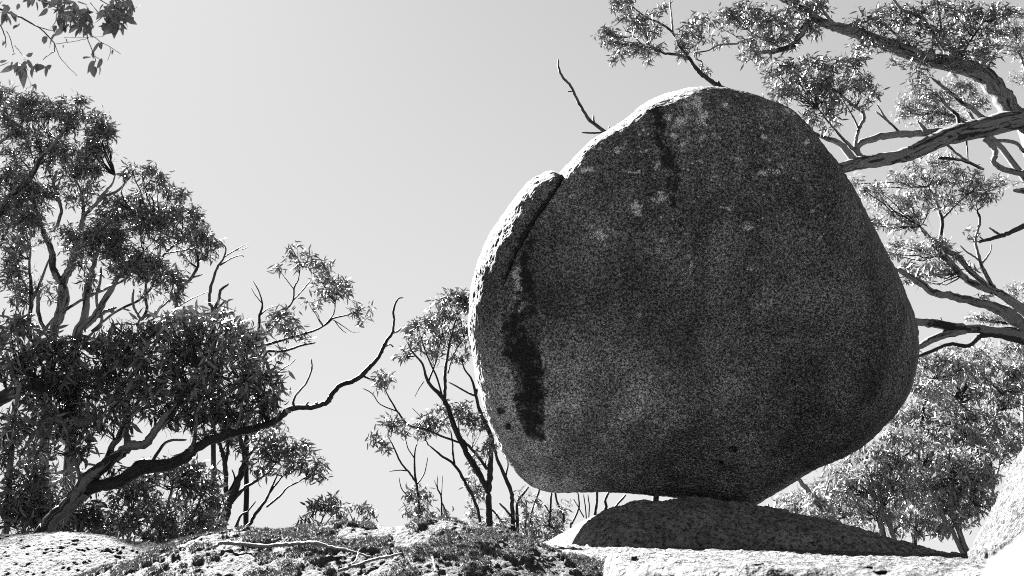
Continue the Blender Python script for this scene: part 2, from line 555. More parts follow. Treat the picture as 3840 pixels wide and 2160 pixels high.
BO = [(1810, 220), (1850, 229), (1900, 243), (1950, 262), (1988, 281), (2012, 303), (2040, 333), (2078, 378), (2110, 415), (2140, 462), (2170, 520), (2200, 580), (2230, 640), (2255, 690),
      (2275, 740), (2293, 790), (2302, 835), (2304, 880), (2300, 920), (2290, 965), (2275, 1005), (2250, 1045), (2220, 1080), (2190, 1110), (2150, 1140), (2100, 1162), (2050, 1183), (2000, 1214), (1950, 1244),
      (1915, 1264), (1888, 1281), (1868, 1279), (1840, 1272), (1800, 1264), (1760, 1262), (1725, 1259), (1690, 1254), (1640, 1252), (1600, 1247), (1560, 1243), (1500, 1241), (1430, 1240), (1395, 1238), (1360, 1230), (1325, 1213),
      (1292, 1180), (1264, 1140), (1242, 1090), (1222, 1040), (1206, 980), (1196, 920), (1189, 860), (1184, 820), (1187, 780), (1195, 730), (1206, 690), (1224, 640), (1244, 592), (1270, 558), (1295, 523),
      (1318, 490), (1343, 460), (1368, 445), (1393, 437), (1409, 437), (1416, 428), (1430, 412), (1460, 380), (1500, 345), (1540, 320), (1580, 295), (1612, 270), (1645, 251), (1680, 237), (1720, 226), (1765, 219)]
BO = [(a * 1.4907, b * 1.4907) for a, b in BO]
BC = (2600.0, 1130.0)
CRACK = np.array([(2110, 640), (2085, 690), (2060, 735), (2030, 780), (2003, 815), (1975, 870), (1950, 915), (1922, 975), (1905, 1020), (1888, 1060), (1876, 1100)], float)


def seg_dist(px, py, poly, w=None):
    best = np.full(px.shape, 1e9); side = np.zeros(px.shape); tt = np.zeros(px.shape)
    n = len(poly) - 1
    for i in range(n):
        a, b = poly[i][:2], poly[i + 1][:2]
        d = np.array(b) - a
        t = np.clip(((px - a[0]) * d[0] + (py - a[1]) * d[1]) / (d @ d), 0, 1)
        dx = px - a[0] - t * d[0]; dy = py - a[1] - t * d[1]
        r = np.hypot(dx, dy)
        m = r < best
        best = np.where(m, r, best)
        side = np.where(m, np.sign(d[0] * dy - d[1] * dx), side)
        tt = np.where(m, (i + t) / n, tt)
    return best, side, tt


def boulder():
    def tilt(px, py):
        # the face leans out over the viewer : its top is nearer than a plumb wall would be
        return -0.45 + 1.0 * (py - BC[1]) / 800.0 - 0.15 * (1 - sstep(350, 900, py))
    def shape(px, py, bul, R):
        # the rim turns over more sharply along the top and upper left
        p = 5.0 + 5.0 * (1 - sstep(450, 1000, py - 0.1 * (px - 2600)))
        f = 1.6 * np.clip(1 - R ** p, 0, 1) ** (1 / p)
        # underside draws back to the contact
        low = sstep(1500, 1900, py)
        return f * (1 - 0.35 * low)
    V, Q, px, py, fr = outline_rock(BO, BC, 11.1, 2.2, 2.6, 900, 300, 90, 5.0, tilt, [(0.05, 0.5, 2), (0.014, 2.3, 3), (0.009, 9, 3), (0.007, 24, 2)], 3, 12, shape)
    # exfoliated flake at the left : slightly proud, with a crack along its edge
    d, side, tt = seg_dist(px, py, CRACK)
    inside = (side > 0) & fr & (tt > 0.0) & (tt < 1)
    c = P(BC[0], BC[1], 11.1)
    n = V - c; n /= np.linalg.norm(n, axis=-1, keepdims=True)
    fade = sstep(0.0, 0.05, tt) * (1 - sstep(0.8, 1.0, tt))
    groove = np.exp(-(d / 7.0) ** 2) * fr * fade
    raise_ = np.where(inside, 0.05 * fade * np.exp(-d / 160.0), 0)
    V = V + n * (raise_ - 0.07 * groove)[..., None]
    # stains and lichen
    stain = np.zeros(px.shape)
    A = [(2453, 415, 26), (2464, 450, 30), (2483, 520, 30), (2513, 617, 26), (2527, 707, 22), (2542, 796, 20), (2550, 871, 16), (2557, 945, 12)]
    Bp = [(1998, 905, 14), (1974, 940, 14), (1972, 1005, 18), (1987, 1072, 24), (1978, 1129, 34), (1950, 1205, 56), (1956, 1304, 66), (1986, 1395, 58), (1988, 1471, 52), (1994, 1547, 50), (2003, 1615, 34)]
    for pl, s0, s1 in ((A, 1.0, 0.55), (Bp, 0.85, 1.0)):
        dd, _, t2 = seg_dist(px, py, np.array(pl))
        wd = np.interp(t2, np.linspace(0, 1, len(pl)), [q[2] for q in pl])
        stain = np.maximum(stain, (s0 + (s1 - s0) * t2) * (1 - sstep(0.1, 1.9, dd / wd)))
    for x_, y_, r_ in ((1880, 1540, 16), (1905, 1600, 10), (2030, 1640, 14), (2750, 1690, 18), (2705, 1740, 10)):
        stain = np.maximum(stain, 0.8 * (1 - sstep(0.5, 1.6, np.hypot(px - x_, py - y_) / r_)))
    stain = np.maximum(stain, 1.0 * groove)
    lich = np.zeros(px.shape)
    for x_, y_, rx, ry, s_ in ((2598, 373, 44, 34, 1), (2632, 432, 24, 40, 1), (2503, 442, 24, 18, 1), (2558, 445, 30, 22, 1), (2722, 393, 18, 14, .9), (2866, 517, 14, 12, 1), (3015, 537, 13, 12, 1),
                               (2382, 789, 24, 34, 1.1), (2483, 737, 34, 26, 1), (2453, 617, 26, 18, 1), (2244, 886, 38, 26, 1), (2296, 871, 28, 18, .9), (2572, 1005, 44, 24, .8), (2416, 565, 24, 14, .9),
                               (2207, 632, 34, 16, .9), (2818, 1005, 28, 18, .7), (2803, 849, 26, 22, .8), (2885, 647, 60, 16, .9), (2706, 781, 44, 12, .8), (2401, 1184, 20, 12, .8),
                               (1940, 1060, 22, 60, .9), (1950, 1150, 34, 30, .9), (1918, 1311, 9, 9, 1.2), (1948, 1368, 10, 10, 1.2), (1876, 1380, 10, 11, 1.2), (1933, 1433, 9, 9, 1.1), (1940, 1395, 7, 7, 1.1),
                               (2790, 1225, 14, 16, .9), (2520, 505, 40, 10, .8), (2300, 560, 50, 14, .8), (2380, 640, 60, 14, .8), (2950, 420, 40, 14, .8), (2760, 600, 50, 10, .8)):
        lich = np.maximum(lich, s_ * (1 - sstep(0.2, 1.7, np.hypot((px - x_) / rx, (py - y_) / ry))))
    upper = (1 - sstep(560, 1150, py + 0.12 * np.abs(px - 2500))) * 0.9 + 0.08
    upper = np.where(fr, upper, 0.5)
    clean_bounce = sstep(1150, 1560, py - 0.25 * (px - 2400)) * (1 - 0.7 * sstep(2600, 3200, px)) * (1 - sstep(0.3, 0.6, stain))  # clean sheltered rock and painted ground bounce, weaker to the right
    att = {'clean_bounce': (clean_bounce * fr).ravel(), 'stain': stain.ravel(), 'lichen': lich.ravel(), 'upper': upper.ravel()}
    root = thing('balancing_boulder', 'huge dark rounded granite boulder balanced on a small contact point', 'boulder', P(2680, 1890, 10.4))
    # split off the flake as a part
    fl = (inside & (tt < 0.97)).ravel()
    fq = fl[Q].all(1)
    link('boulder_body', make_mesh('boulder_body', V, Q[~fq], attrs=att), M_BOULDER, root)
    use = np.unique(Q[fq]); idx = np.full(V.size // 3, -1); idx[use] = np.arange(len(use))
    Vf = V.reshape(-1, 3)[use]
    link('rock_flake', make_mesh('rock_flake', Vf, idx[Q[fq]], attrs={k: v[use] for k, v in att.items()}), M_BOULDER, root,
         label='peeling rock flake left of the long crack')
boulder()

# sunlit rock beyond the left end of the pedestal
ridge_rock('far_sunlit_rock', [(1700, 2240), (1900, 2130), (1980, 2080), (2050, 2034), (2110, 1998), (2170, 1962), (2240, 1930), (2330, 1912), (2420, 1920), (2520, 1990), (2650, 2120), (2760, 2260)], 15.2, -1.2, 4.2, 13.0, 17.0, 160, 120, 0.22, 0.4, M_WHITE,
           'bright sunlit rock peeping out behind the left end of the dark pedestal', 'rock', [(0.03, 1.3), (0.014, 8), (0.008, 22)], 51, round_=0.5)

# sunlit boulder at the right edge
ro = [(3640, 2085), (3652, 2050), (3690, 1958), (3722, 1885), (3760, 1800), (3800, 1735), (3860, 1670), (3960, 1600), (4120, 1560), (4320, 1600), (4460, 1760), (4500, 2000), (4420, 2200), (4200, 2300), (3900, 2300), (3700, 2220)]
V, Q, px, py, fr = outline_rock(ro, (4080, 1940), 4.6, 0.8, 0.9, 420, 150, 60, 2.2, lambda a, b: 0 * a, [(0.05, 1.2, 3), (0.010, 8, 3), (0.007, 24, 2)], 8)
rb = link('sunlit_boulder', make_mesh('sunlit_boulder', V, Q), M_WHITE, category='boulder', label='bright sunlit coarse grained boulder cut by the right edge')
# blurred near rock at the bottom right corner
ro = [(3690, 2200), (3712, 2130), (3745, 2085), (3800, 2045), (3880, 2005), (4000, 1985), (4200, 2000), (4400, 2100), (4450, 2300), (4300, 2500), (3950, 2520), (3750, 2400)]
V, Q, px, py, fr = outline_rock(ro, (4050, 2240), 0.45, 0.08, 0.10, 160, 50, 30, 2.1, lambda a, b: 0 * a, [(0.008, 9, 3)], 9)
link('near_rock', make_mesh('near_rock', V, Q), M_NEAR, category='rock', label='pale out of focus rock in the bottom right corner')


# ------------------------------------------------------------------ trees
def leaf_mesh_arrays(pos, dirv, nrm, L, W, curl):
    """N leaves -> verts (N*6), quads, tris. pos: stalk end, dirv: unit direction, nrm: unit blade normal"""
    N = len(pos)
    side = np.cross(dirv, nrm)
    L = L[:, None]; W = W[:, None]; c = curl[:, None]
    v0 = pos
    a = pos + dirv * L * 0.33 + nrm * L * 0.05 * c
    b = pos + dirv * L * 0.68 + nrm * L * 0.02 * c + side * L * 0.06 * c
    v5 = pos + dirv * L - nrm * L * 0.10 * c + side * L * 0.20 * c
    V = np.stack([v0, a - side * W * 0.5, a + side * W * 0.5, b - side * W * 0.38, b + side * W * 0.38, v5], 1)
    o = np.arange(N)[:, None] * 6
    Q = o + np.array([[1, 2, 4, 3]])
    T = np.concatenate([o + np.array([[0, 2, 1]]), o + np.array([[3, 4, 5]])])
    return V.reshape(-1, 3), Q, T


def unit(v):
    return v / (np.linalg.norm(v, axis=-1, keepdims=True) + 1e-9)


def ring_attrs(Cs, Rs, sides):
    """position round and along a limb, so that bark can streak along it"""
    al = np.r_[0, np.cumsum(np.linalg.norm(np.diff(Cs, axis=0), axis=1))] + RNG.uniform(0, 60)
    th = np.arange(sides) * 2 * math.pi / sides
    rx = (Rs[:, None] * np.cos(th)).ravel(); ry = (Rs[:, None] * np.sin(th)).ravel()
    a = np.repeat(al, sides)
    return {'ring_x': np.r_[rx, 0, 0], 'ring_y': np.r_[ry, 0, 0], 'along': np.r_[a, al[0], al[-1]]}


class Tree:
    def __init__(s, name, label, cat, Y, base, bark, leaf=None, L=0.12, aspect=0.21, group=None, ground=True, droop=0.55, cov=1.0, grow=1.12):
        s.grow = grow
        s.Y = Y; s.bark = bark; s.leaf = leaf or M_LEAF; s.L = L; s.asp = aspect; s.droop = droop; s.cov = cov
        b = P(base[0], base[1], Y)
        s.root = thing(name, label, cat, (b[0], b[1], GZ), group)
        s.samples = []            # limb points usable as anchors
        s.first = True
        s.tw = []; s.base = base; s.ground = ground
        s.nvert = 0

    def limb(s, txt, part='limb', dY=0.0, dY0=0.0, bark=None, leafy=True, wob=1.0):
        pts = [tuple(float(c) for c in q.split(',')) for q in txt.split()]
        rs = [q[2] if len(q) > 2 else None for q in pts]
        known = [(i, r) for i, r in enumerate(rs) if r is not None]
        rr = np.interp(np.arange(len(pts)), [k[0] for k in known], [k[1] for k in known])
        n = len(pts)
        Yd = s.Y + dY0 + dY * np.linspace(0, 1, n)
        C = P([q[0] for q in pts], [q[1] for q in pts], Yd)
        dist = np.linalg.norm(C - EYE, axis=1)
        R = rr / FPX * dist
        if part == 'trunk' and s.ground:
            g = C[0].copy(); g[2] = GZ - 0.15
            g[:2] += 0.25 * (C[0] - C[1])[:2]
            if C[0][2] - GZ > 0.15:
                C = np.vstack([g, C]); R = np.r_[R[0] * 1.3, R]
        sub = 5
        Cs = catmull(C, sub)
        Rs = catmull(np.stack([R, R, R], 1), sub)[:, 0]
        ln = np.linalg.norm(np.diff(Cs, axis=0), axis=1).mean()
        jit = RNG.normal(size=Cs.shape) * (np.minimum(Rs, 0.05) * 0.13 * wob)[:, None]
        jit[0] = 0
        Cs = Cs + jit
        Rs = np.maximum(Rs * (1 + 0.045 * RNG.normal(size=len(Rs))), 0.0025)
        sides = 9 if Rs.max() > 0.05 else (7 if Rs.max() > 0.02 else 5)
        Rs[-1] *= 0.6
        V, Q = tubes(Cs[None], Rs[None], sides)
        K = len(Cs)
        # close both ends
        e0 = len(V); V = np.vstack([V, Cs[0], Cs[-1]])
        i = np.arange(sides); j = (i + 1) % sides
        T = np.concatenate([np.stack([np.full(sides, e0), j, i], 1), np.stack([np.full(sides, e0 + 1), (K - 1) * sides + i, (K - 1) * sides + j], 1)])
        link(part, make_mesh(part, V, Q, T, attrs=ring_attrs(Cs, Rs, sides)), bark or s.bark, s.root)
        if leafy:
            pxy = np.stack(project(Cs), 1)
            s.samples.append((Cs, pxy, Rs))

    def clumps(s, txt, cov=1.0, dY=0.0, L=None, leaf=None, sparse=False, anchor=None):
        for q in txt.split():
            v = [float(c) for c in q.split(',')]
            cx, cy, rx, ry = v[:4]
            rx *= s.grow; ry *= s.grow
            c = v[4] if len(v) > 4 else 1.0
            s.clump(cx, cy, rx, ry, c * cov * s.cov, dY + RNG.normal() * 0.25, L or s.L, leaf or s.leaf, anchor)

    def clump(s, cx, cy, rx, ry, cov, dY, L, leaf, anchor):
        Y = s.Y + dY
        C = P(cx, cy, Y)
        k = np.linalg.norm(C - EYE) / FPX
        ax, az = rx * k, ry * k
        ad = max(0.7 * math.sqrt(ax * az), 0.12)
        # anchor on a limb
        AC = np.vstack([q[0] for q in s.samples]); AP = np.vstack([q[1] for q in s.samples]); AR = np.concatenate([q[2] for q in s.samples])
        dx = AP[:, 0] - cx; dy = AP[:, 1] - (cy + 0.9 * ry)
        cost = np.hypot(dx, dy) + np.maximum(-(AP[:, 1] - cy), 0) * 0.6 + np.where(AP[:, 1] < cy + 0.2 * ry, 15, 0)
        a = AC[np.argmin(cost)]
        lpx = L / k
        n = int(cov * 1.6 * math.pi * rx * ry / (0.5 * lpx * lpx * s.asp))
        n = max(n, 12)
        # limblets
        ns = int(np.clip(2 + (rx * ry) / 1400, 2, 7))
        th = RNG.uniform(0, 2 * math.pi, ns); rr = np.sqrt(RNG.uniform(0.05, 1, ns)) * 0.65
        tgt = C + np.stack([ax * rr * np.cos(th), ad * RNG.uniform(-.6, .6, ns), az * (rr * np.sin(th) * 0.6 - 0.05)], 1)
        t = np.linspace(0, 1, 7)[None, :, None]
        A = np.broadcast_to(a, tgt.shape)
        dist = np.linalg.norm(tgt - A, axis=1)
        mid = A * 0.5 + tgt * 0.5 + np.stack([0.10 * dist * RNG.normal(size=ns), 0.10 * dist * RNG.normal(size=ns), -0.12 * dist + 0.05 * dist * RNG.normal(size=ns)], 1)
        path = A[:, None] * (1 - t) ** 2 + 2 * mid[:, None] * t * (1 - t) + tgt[:, None] * t * t
        path = path + RNG.normal(size=path.shape) * (0.022 * dist)[:, None, None] * np.sin(t * math.pi)
        r0 = np.clip(0.004 + 0.010 * dist, 0.005, 0.016) * (k / 0.0045) ** 0.5
        rad = r0[:, None] * np.linspace(1, 0.45, 7)[None]
        s.tw.append(tubes(path, rad, 4))
        # twig tips in the upper and outer shell of the clump
        per = 13
        nt_ = max(n // per, 3)
        d = unit(RNG.normal(size=(nt_ * 3, 3)))
        keep = RNG.uniform(size=len(d)) < np.clip(0.62 + 0.5 * d[:, 2], 0.12, 1)
        d = d[keep][:nt_]
        nt_ = len(d)
        r = RNG.uniform(0.05, 1, nt_) ** 0.42
        lump = 1 + 0.28 * vnoise(d * 2.3 + cx * 0.13, 5)
        tip = C + d * (r * lump)[:, None] * np.array([ax, ad, az])
        sp = path[:, 2:].reshape(-1, 3)
        dd = ((tip[:, None] - sp[None]) ** 2).sum(2) + 0.5 * np.maximum(sp[None, :, 2] - tip[:, None, 2], 0) ** 2
        src = sp[np.argmin(dd * RNG.uniform(0.7, 1.6, dd.shape), 1)]
        t5 = np.linspace(0, 1, 5)[None, :, None]
        dl = np.linalg.norm(tip - src, axis=1)
        tm = 0.5 * (src + tip) + np.stack([0 * dl, 0 * dl, -0.10 * dl], 1) + RNG.normal(size=tip.shape) * (0.09 * dl)[:, None]
        tp = src[:, None] * (1 - t5) ** 2 + 2 * tm[:, None] * t5 * (1 - t5) + tip[:, None] * t5 ** 2
        tr = (0.0042 * (k / 0.0045) ** 0.5) * np.linspace(1, 0.4, 5)[None] * np.ones((nt_, 1))
        s.tw.append(tubes(tp, tr, 3))
        # bare fine twigs below the leaves
        nbare = int(np.clip(rx * ry / 420, 3, 16))
        bs = sp[RNG.integers(len(sp), size=nbare)]
        bd = unit(RNG.normal(size=(nbare, 3)) + np.array([0, 0, -0.35]))
        bl = RNG.uniform(0.5, 1.0, nbare) * 0.75 * math.sqrt(ax * az)
        be = bs + bd * bl[:, None]
        bm = 0.5 * (bs + be) + RNG.normal(size=be.shape) * (0.12 * bl)[:, None]
        bp = bs[:, None] * (1 - t5) ** 2 + 2 * bm[:, None] * t5 * (1 - t5) + be[:, None] * t5 ** 2
        bp = bp + RNG.normal(size=bp.shape) * (0.02 * bl)[:, None, None]
        s.tw.append(tubes(bp, (0.0036 * (k / 0.0045) ** 0.5) * np.linspace(1, 0.35, 5)[None] * np.ones((nbare, 1)), 3))
        # leaves
        ti = np.repeat(np.arange(nt_), per)
        u = RNG.uniform(0.35, 1.0, len(ti))
        f = u * 4; i0 = np.minimum(f.astype(int), 3); ff = (f - i0)[:, None]
        pos = tp[ti, i0] * (1 - ff) + tp[ti, i0 + 1] * ff + RNG.normal(size=(len(ti), 3)) * L * 0.30
        out = unit(pos - C)
        dv = unit(RNG.normal(size=pos.shape) * 0.75 + out * 0.30 + np.array([0, 0, -1.0]) * s.droop)
        nr = unit(np.cross(dv, unit(RNG.normal(size=pos.shape))))
        LL = L * RNG.uniform(0.6, 1.25, len(pos))
        V, Q, T = leaf_mesh_arrays(pos, dv, nr, LL, LL * s.asp * RNG.uniform(0.75, 1.3, len(pos)), RNG.normal(size=len(pos)))
        link('leaf_clump', make_mesh('leaf_clump', V, Q, T, False), leaf, s.root, kind='stuff')

    def done(s):
        if not s.tw: return
        Vs = []; Qs = []; o = 0
        for V, Q in s.tw:
            Vs.append(V); Qs.append(Q + o); o += len(V)
        link('twigs', make_mesh('twigs', np.vstack(Vs), np.vstack(Qs)), M_TWIG, s.root, kind='stuff')

# ---- leaning gum, left foreground
t = Tree('leaning_gum_tree', 'leaning gum tree with long bare dead limb reaching right, bottom left', 'tree', 9.6, (169, 1997), M_BARKMIX, L=0.165)
t.limb('150,2030,26 169,1997,24 199,1947,24 249,1902,25 298,1853,29 308,1838,28', 'trunk')
t.limb('300,1848,24 345,1826,21 432,1808,22 497,1773,23 537,1750,25 626,1746,21 696,1716,19 736,1676,18 815,1640,17 895,1619,15 960,1602,13 1009,1590,12 1048,1566,11 1078,1541,11 1108,1528,10 1178,1526,9 1227,1506,10 1247,1476,9 1277,1446,9 1327,1426,9 1356,1407,9 1391,1372,8 1421,1337,7 1436,1307,7 1451,1277,6 1471,1248,5 1478,1198,4 1475,1168,4 1491,1123,3 1513,1116,1.5', bark=M_BARKDARK)
t.limb('1471,1248,4 1490,1243,4 1505,1230,3', 'dead_twig', leafy=False)
t.limb('1438,1302,4 1461,1292,3 1476,1301,3', 'dead_twig', leafy=False)
t.limb('1354,1404,5 1376,1417,4 1404,1424,3', 'dead_twig', leafy=False)
t.limb('1101,1528,5 1102,1496,4 1118,1471,4 1148,1437,3.5 1163,1402,3 1170,1377,3 1167,1345,2', 'dead_twig', leafy=False)
t.limb('1143,1524,5 1158,1506,3', 'dead_twig', leafy=False)
t.limb('1178,1520,5 1190,1508,4', 'dead_twig', leafy=False)
t.limb('1000,1440,3 1048,1392,2.5 1093,1362,2 1111,1342,1.5', 'dead_twig', leafy=False)
t.limb('308,1838,26 338,1788,23 378,1758,20 447,1703,18 487,1673,16 547,1663,14 582,1614,13 626,1559,11 660,1520,8 700,1450,6 740,1380,4', dY=-0.4)
t.limb('480,1675,11 472,1609,10 502,1544,8 587,1520,5 640,1490,4', dY=0.5)
t.limb('390,1745,12 418,1679,11 455,1620,10 470,1560,8 450,1480,6 430,1390,5 408,1295,3', dY=0.4)
t.limb('300,1800,7 278,1718,6 258,1664,6 244,1604,6 224,1559,5 194,1515,5 164,1470,4', dY=-0.5)
t.limb('710,1705,9 730,1649,7 737,1560,5 760,1490,4', dY=-0.5)
t.limb('885,1620,6 900,1560,5 905,1510,4 930,1440,3', dY=-0.3)
t.limb('560,1750,6 620,1660,5 700,1650,4')
t.clumps('640,1195,60,40 830,1200,75,45 470,1225,55,36 955,1265,45,40 730,1180,45,30 800,1250,150,80 560,1255,140,70 680,1225,120,50 920,1310,115,90 985,1440,75,110 1000,1530,55,70 860,1400,130,100,1.3 700,1350,120,100 560,1370,110,90 420,1330,110,80 300,1310,130,75 170,1340,110,80 '
         '60,1240,90,80 30,1390,80,100,1.3 330,1440,130,90,1.2 480,1480,110,90 620,1470,120,90 760,1500,120,90,1.2 890,1520,110,80,1.2 210,1480,110,100,1.3 120,1590,110,80 290,1570,110,80,1.2 230,1670,110,50 410,1560,80,80 '
         '620,1570,90,50,.7 760,1590,110,50 880,1590,70,40', 1.05)
t.clumps('420,1740,60,40,.4 260,1780,50,50,.4', 1.0)
t.done()

# ---- gum at the left edge
t = Tree('edge_gum_tree', 'gum tree on the left edge with dark limb and white stem', 'tree', 11.0, (20, 1990), M_BARK, L=0.14)
t.limb('25,2000,9 30,1850,9 42,1700,9 45,1584,9 65,1505,8 75,1460,7 110,1400,5', 'trunk')
t.limb('-60,1530,24 0,1494,22 60,1470,20 110,1448,12 150,1420,8', bark=M_BARKDARK)
t.limb('10,2000,6 75,1930,5 140,1845,4 155,1800,3')
t.limb('30,1900,5 100,1830,4 160,1760,3')
t.clumps('60,1720,90,60 100,1810,90,60,1.4 50,1890,80,60,1.4 170,1850,60,70,1.3 150,1930,80,50,1.4 30,1640,60,60 90,1960,80,40,1.4', 1.1)
t.done()

# ---- tall trees behind, left
t = Tree('tall_gum_tree', 'tall gum tree at upper left with forked trunk and rounded crown', 'tree', 16.0, (199, 1290), M_BARKMIX, L=0.15)
t.limb('150,1990,16 170,1600,15 199,1263,14 219,1193,15 239,1129,17 234,1064,15', 'trunk')
t.limb('234,1064,12 219,1044,12 199,1009,11 196,965,10 184,915,9 164,872,8 149,822,6 130,770,5 120,700,4')
t.limb('234,1064,13 248,1034,12 268,994,12 278,940,10 300,870,8 318,807,7 348,777,6 398,717,5 420,690,3 432,658,2')
t.limb('-40,880,10 0,797,10 20,752,9 60,717,9 114,668,8 149,598,7 189,558,6 219,514,5 248,474,4', dY=-0.5)
t.limb('-40,560,5 0,534,5 50,494,4 90,450,3')
t.limb('215,850,5 229,787,5 214,732,5 199,688,4 215,640,3')
t.limb('308,860,5 312,782,5 305,720,4 280,670,3')
t.limb('380,740,4 447,712,4 477,668,3')
t.limb('248,474,4 280,440,3 300,410,2')
t.limb('115,1262,6 110,1210,6 118,1130,6 115,1060,5 110,1000,4 115,930,3')
t.limb('165,1230,6 145,1180,6 142,1120,5 150,1090,4')
t.limb('118,1130,5 150,1060,4 185,970,3')
t.clumps('50,390,85,65 135,420,70,60 30,470,60,50 265,395,65,35 320,460,90,60 365,510,55,60 200,460,70,60 130,570,100,60,1.2 270,590,90,60 335,650,55,80,1.1 355,570,60,60 50,670,80,60,1.2 105,730,75,80,1.3 '
         '50,800,80,70,1.3 115,850,70,70,1.3 40,910,60,50 230,640,60,50,.6 240,720,60,40,.5 310,720,60,60,.5 120,500,90,30,.5 380,480,40,40', 1.0)
t.clumps('50,1050,60,60,1.1 85,1105,45,40,1.1 190,1080,55,50,.5 40,980,60,40,.6', 1.0)
t.done()

t = Tree('spreading_gum_tree', 'gum tree with wide drooping crown, right of the forked tall gum', 'tree', 15.0, (290, 1290), M_BARKMIX, L=0.145)
t.limb('250,1990,18 270,1500,17 288,1263,15 313,1208,14 323,1148,11 328,1074,10 345,1020,8 360,960,6 380,900,4', 'trunk')
t.limb('313,1225,12 340,1203,12 358,1183,12 388,1134,10 422,1074,9 442,1039,8 472,1015,6 510,985,5 540,940,4', dY=-0.3)
t.limb('368,1188,7 398,1168,6 437,1153,4', 'dead_twig', leafy=False)
t.limb('154,1258,5 199,1198,5 278,1143,4.5 328,1114,4.5 398,1084,4 447,1059,4 500,1030,3')
t.limb('343,1243,4 427,1173,4 497,1138,4 537,1114,4 572,1069,4 592,999,4 621,950,4 650,925,3 690,905,2', dY=0.3)
t.limb('592,999,3 600,940,3 602,890,3 604,850,2')
t.limb('621,950,3 680,940,2.5 730,930,2 760,905,2')
t.limb('375,1230,5 380,1190,5 365,1150,4.5 362,1105,4.5 375,1060,4 380,1000,3')
t.limb('532,1200,5 507,1163,4 497,1129,4 502,1084,3', 'dead_twig')
t.limb('532,1200,5 552,1158,5 544,1114,5 548,1060,4')
t.limb('545,1198,3 586,1168,3 636,1124,3 650,1095,2', 'dead_twig')
t.limb('661,1166,6 661,1114,6 686,1069,6 716,1044,5 740,1004,5 743,975,4 738,955,3', 'dead_twig')
t.limb('726,1039,4 760,1029,2', 'dead_twig', leafy=False)
t.limb('743,977,3 758,967,2', 'dead_twig', leafy=False)
t.limb('687,1172,5 692,1148,4', 'dead_twig', leafy=False)
t.limb('640,1190,3 665,1155,2.5 720,1120,2 790,1090,1', 'dead_twig', leafy=False)
t.clumps('530,640,80,32 590,690,60,38 645,735,50,45 495,765,60,45,1.3 420,780,60,50 470,825,130,50 400,865,80,55 620,800,80,60 700,840,65,70 745,900,50,70,1.1 785,930,35,50,1.2 560,860,100,50 300,890,80,50 390,905,100,55,1.4 '
         '460,955,100,55,1.4 545,990,80,50,1.3 480,1010,90,40,1.2 605,1030,75,45,1.3 660,1075,50,50,1.2 285,960,50,55 335,1060,30,50,1 560,1090,30,35,.5 640,1110,40,30,.6', 1.0)
t.clumps('720,950,60,50,.3 640,900,80,40,.5', 1.0)
t.done()

t = Tree('dead_tree', 'bare dead stems standing behind the left gum crowns', 'dead tree', 14.0, (795, 1990), M_DEAD)
t.limb('800,1990,9 800,1400,8 797,1170,6 785,1139,5 790,1084,5 800,1044,4.5 815,1004,4 840,965,3 847,932,2.5 835,915,2 820,900,1.5', 'trunk')
t.limb('825,995,3 865,970,2.5 900,958,2 915,962,1.5', 'dead_twig')
t.limb('840,965,2.5 880,940,2 910,935,1.5 940,922,1', 'dead_twig')
t.limb('880,940,2 905,925,1.5 925,915,1', 'dead_twig')
t.limb('797,1172,6 820,1124,5 827,1089,5 857,1064,3', 'dead_twig')
t.limb('812,1158,4 848,1126,3', 'dead_twig')
t.done()

# ---- gum with the drooping crown right of the leaning gum
t = Tree('dark_trunk_gum_tree', 'small dark forked gum, crown drooping right under the long dead limb', 'tree', 13.0, (830, 2000), M_BARKDARK, L=0.13)
t.limb('828,2012,17 850,1912,14 860,1877,13', 'trunk')
t.limb('860,1877,10 847,1837,9 847,1778,8 840,1718,8 825,1673,6 815,1630,4')
t.limb('845,1740,6 853,1690,5 857,1650,4')
t.limb('860,1877,13 879,1837,13 899,1783,12 919,1733,11 914,1688,9 902,1649,7 900,1600,5')
t.limb('919,1733,6 940,1700,5 970,1660,4')
t.limb('870,1882,6 914,1832,6 954,1808,5 984,1788,4 1009,1768,3 1040,1730,2')
t.limb('909,1996,7 939,1962,6 954,1932,6 989,1887,5 1009,1852,4 1028,1808,3 1045,1770,2')
t.limb('999,1902,4 1048,1862,4 1078,1828,3 1118,1808,2.5 1148,1788,2')
t.limb('1009,1852,3 1040,1810,3 1075,1770,2')
t.limb('884,1976,5 904,1932,4 929,1917,3 959,1880,2', 'dead_twig', leafy=False)
t.limb('850,1860,4 880,1800,3 870,1760,2', 'dead_twig')
t.clumps('1070,1685,110,50 1000,1655,70,50 1140,1730,65,40 1192,1755,35,45,1.1 1060,1750,100,35,.8 960,1740,45,50,.7 900,1640,80,60 1000,1600,50,60 1210,1790,15,20,1 860,2000,60,25 910,1990,30,15', 1.0)
t.done()

# ---- shrubs low left
t = Tree('white_topped_shrub', 'dense shrub with bright sunlit top under the leaning gum', 'shrub', 11.5, (600, 2060), M_BARK, L=0.14)
t.limb('600,2060,7 600,1990,6 620,1920,5 640,1850,4 650,1790,3', 'trunk')
t.limb('560,2060,6 520,1980,5 500,1900,4 520,1840,3')
t.limb('640,2060,6 700,1980,5 740,1900,4 760,1840,3')
t.limb('420,2010,6 460,1950,6 490,1900,5')
t.clumps('620,1780,130,60,1.2 740,1790,80,60,1.3 500,1850,100,60 620,1890,110,50 560,1960,110,60 700,1960,100,60,1.2 770,1880,60,80,1.3 640,2025,100,40,1.2 440,1950,70,60,.8 790,1980,45,60,1.2 540,1790,60,40,.9', 1.05)
t.done()
t = Tree('dark_shrub', 'dark shaded shrub behind the base of the leaning trunk', 'shrub', 11.8, (300, 2010), M_BARKDARK, L=0.13)
t.limb('300,2010,6 300,1960,5 310,1900,4', 'trunk')
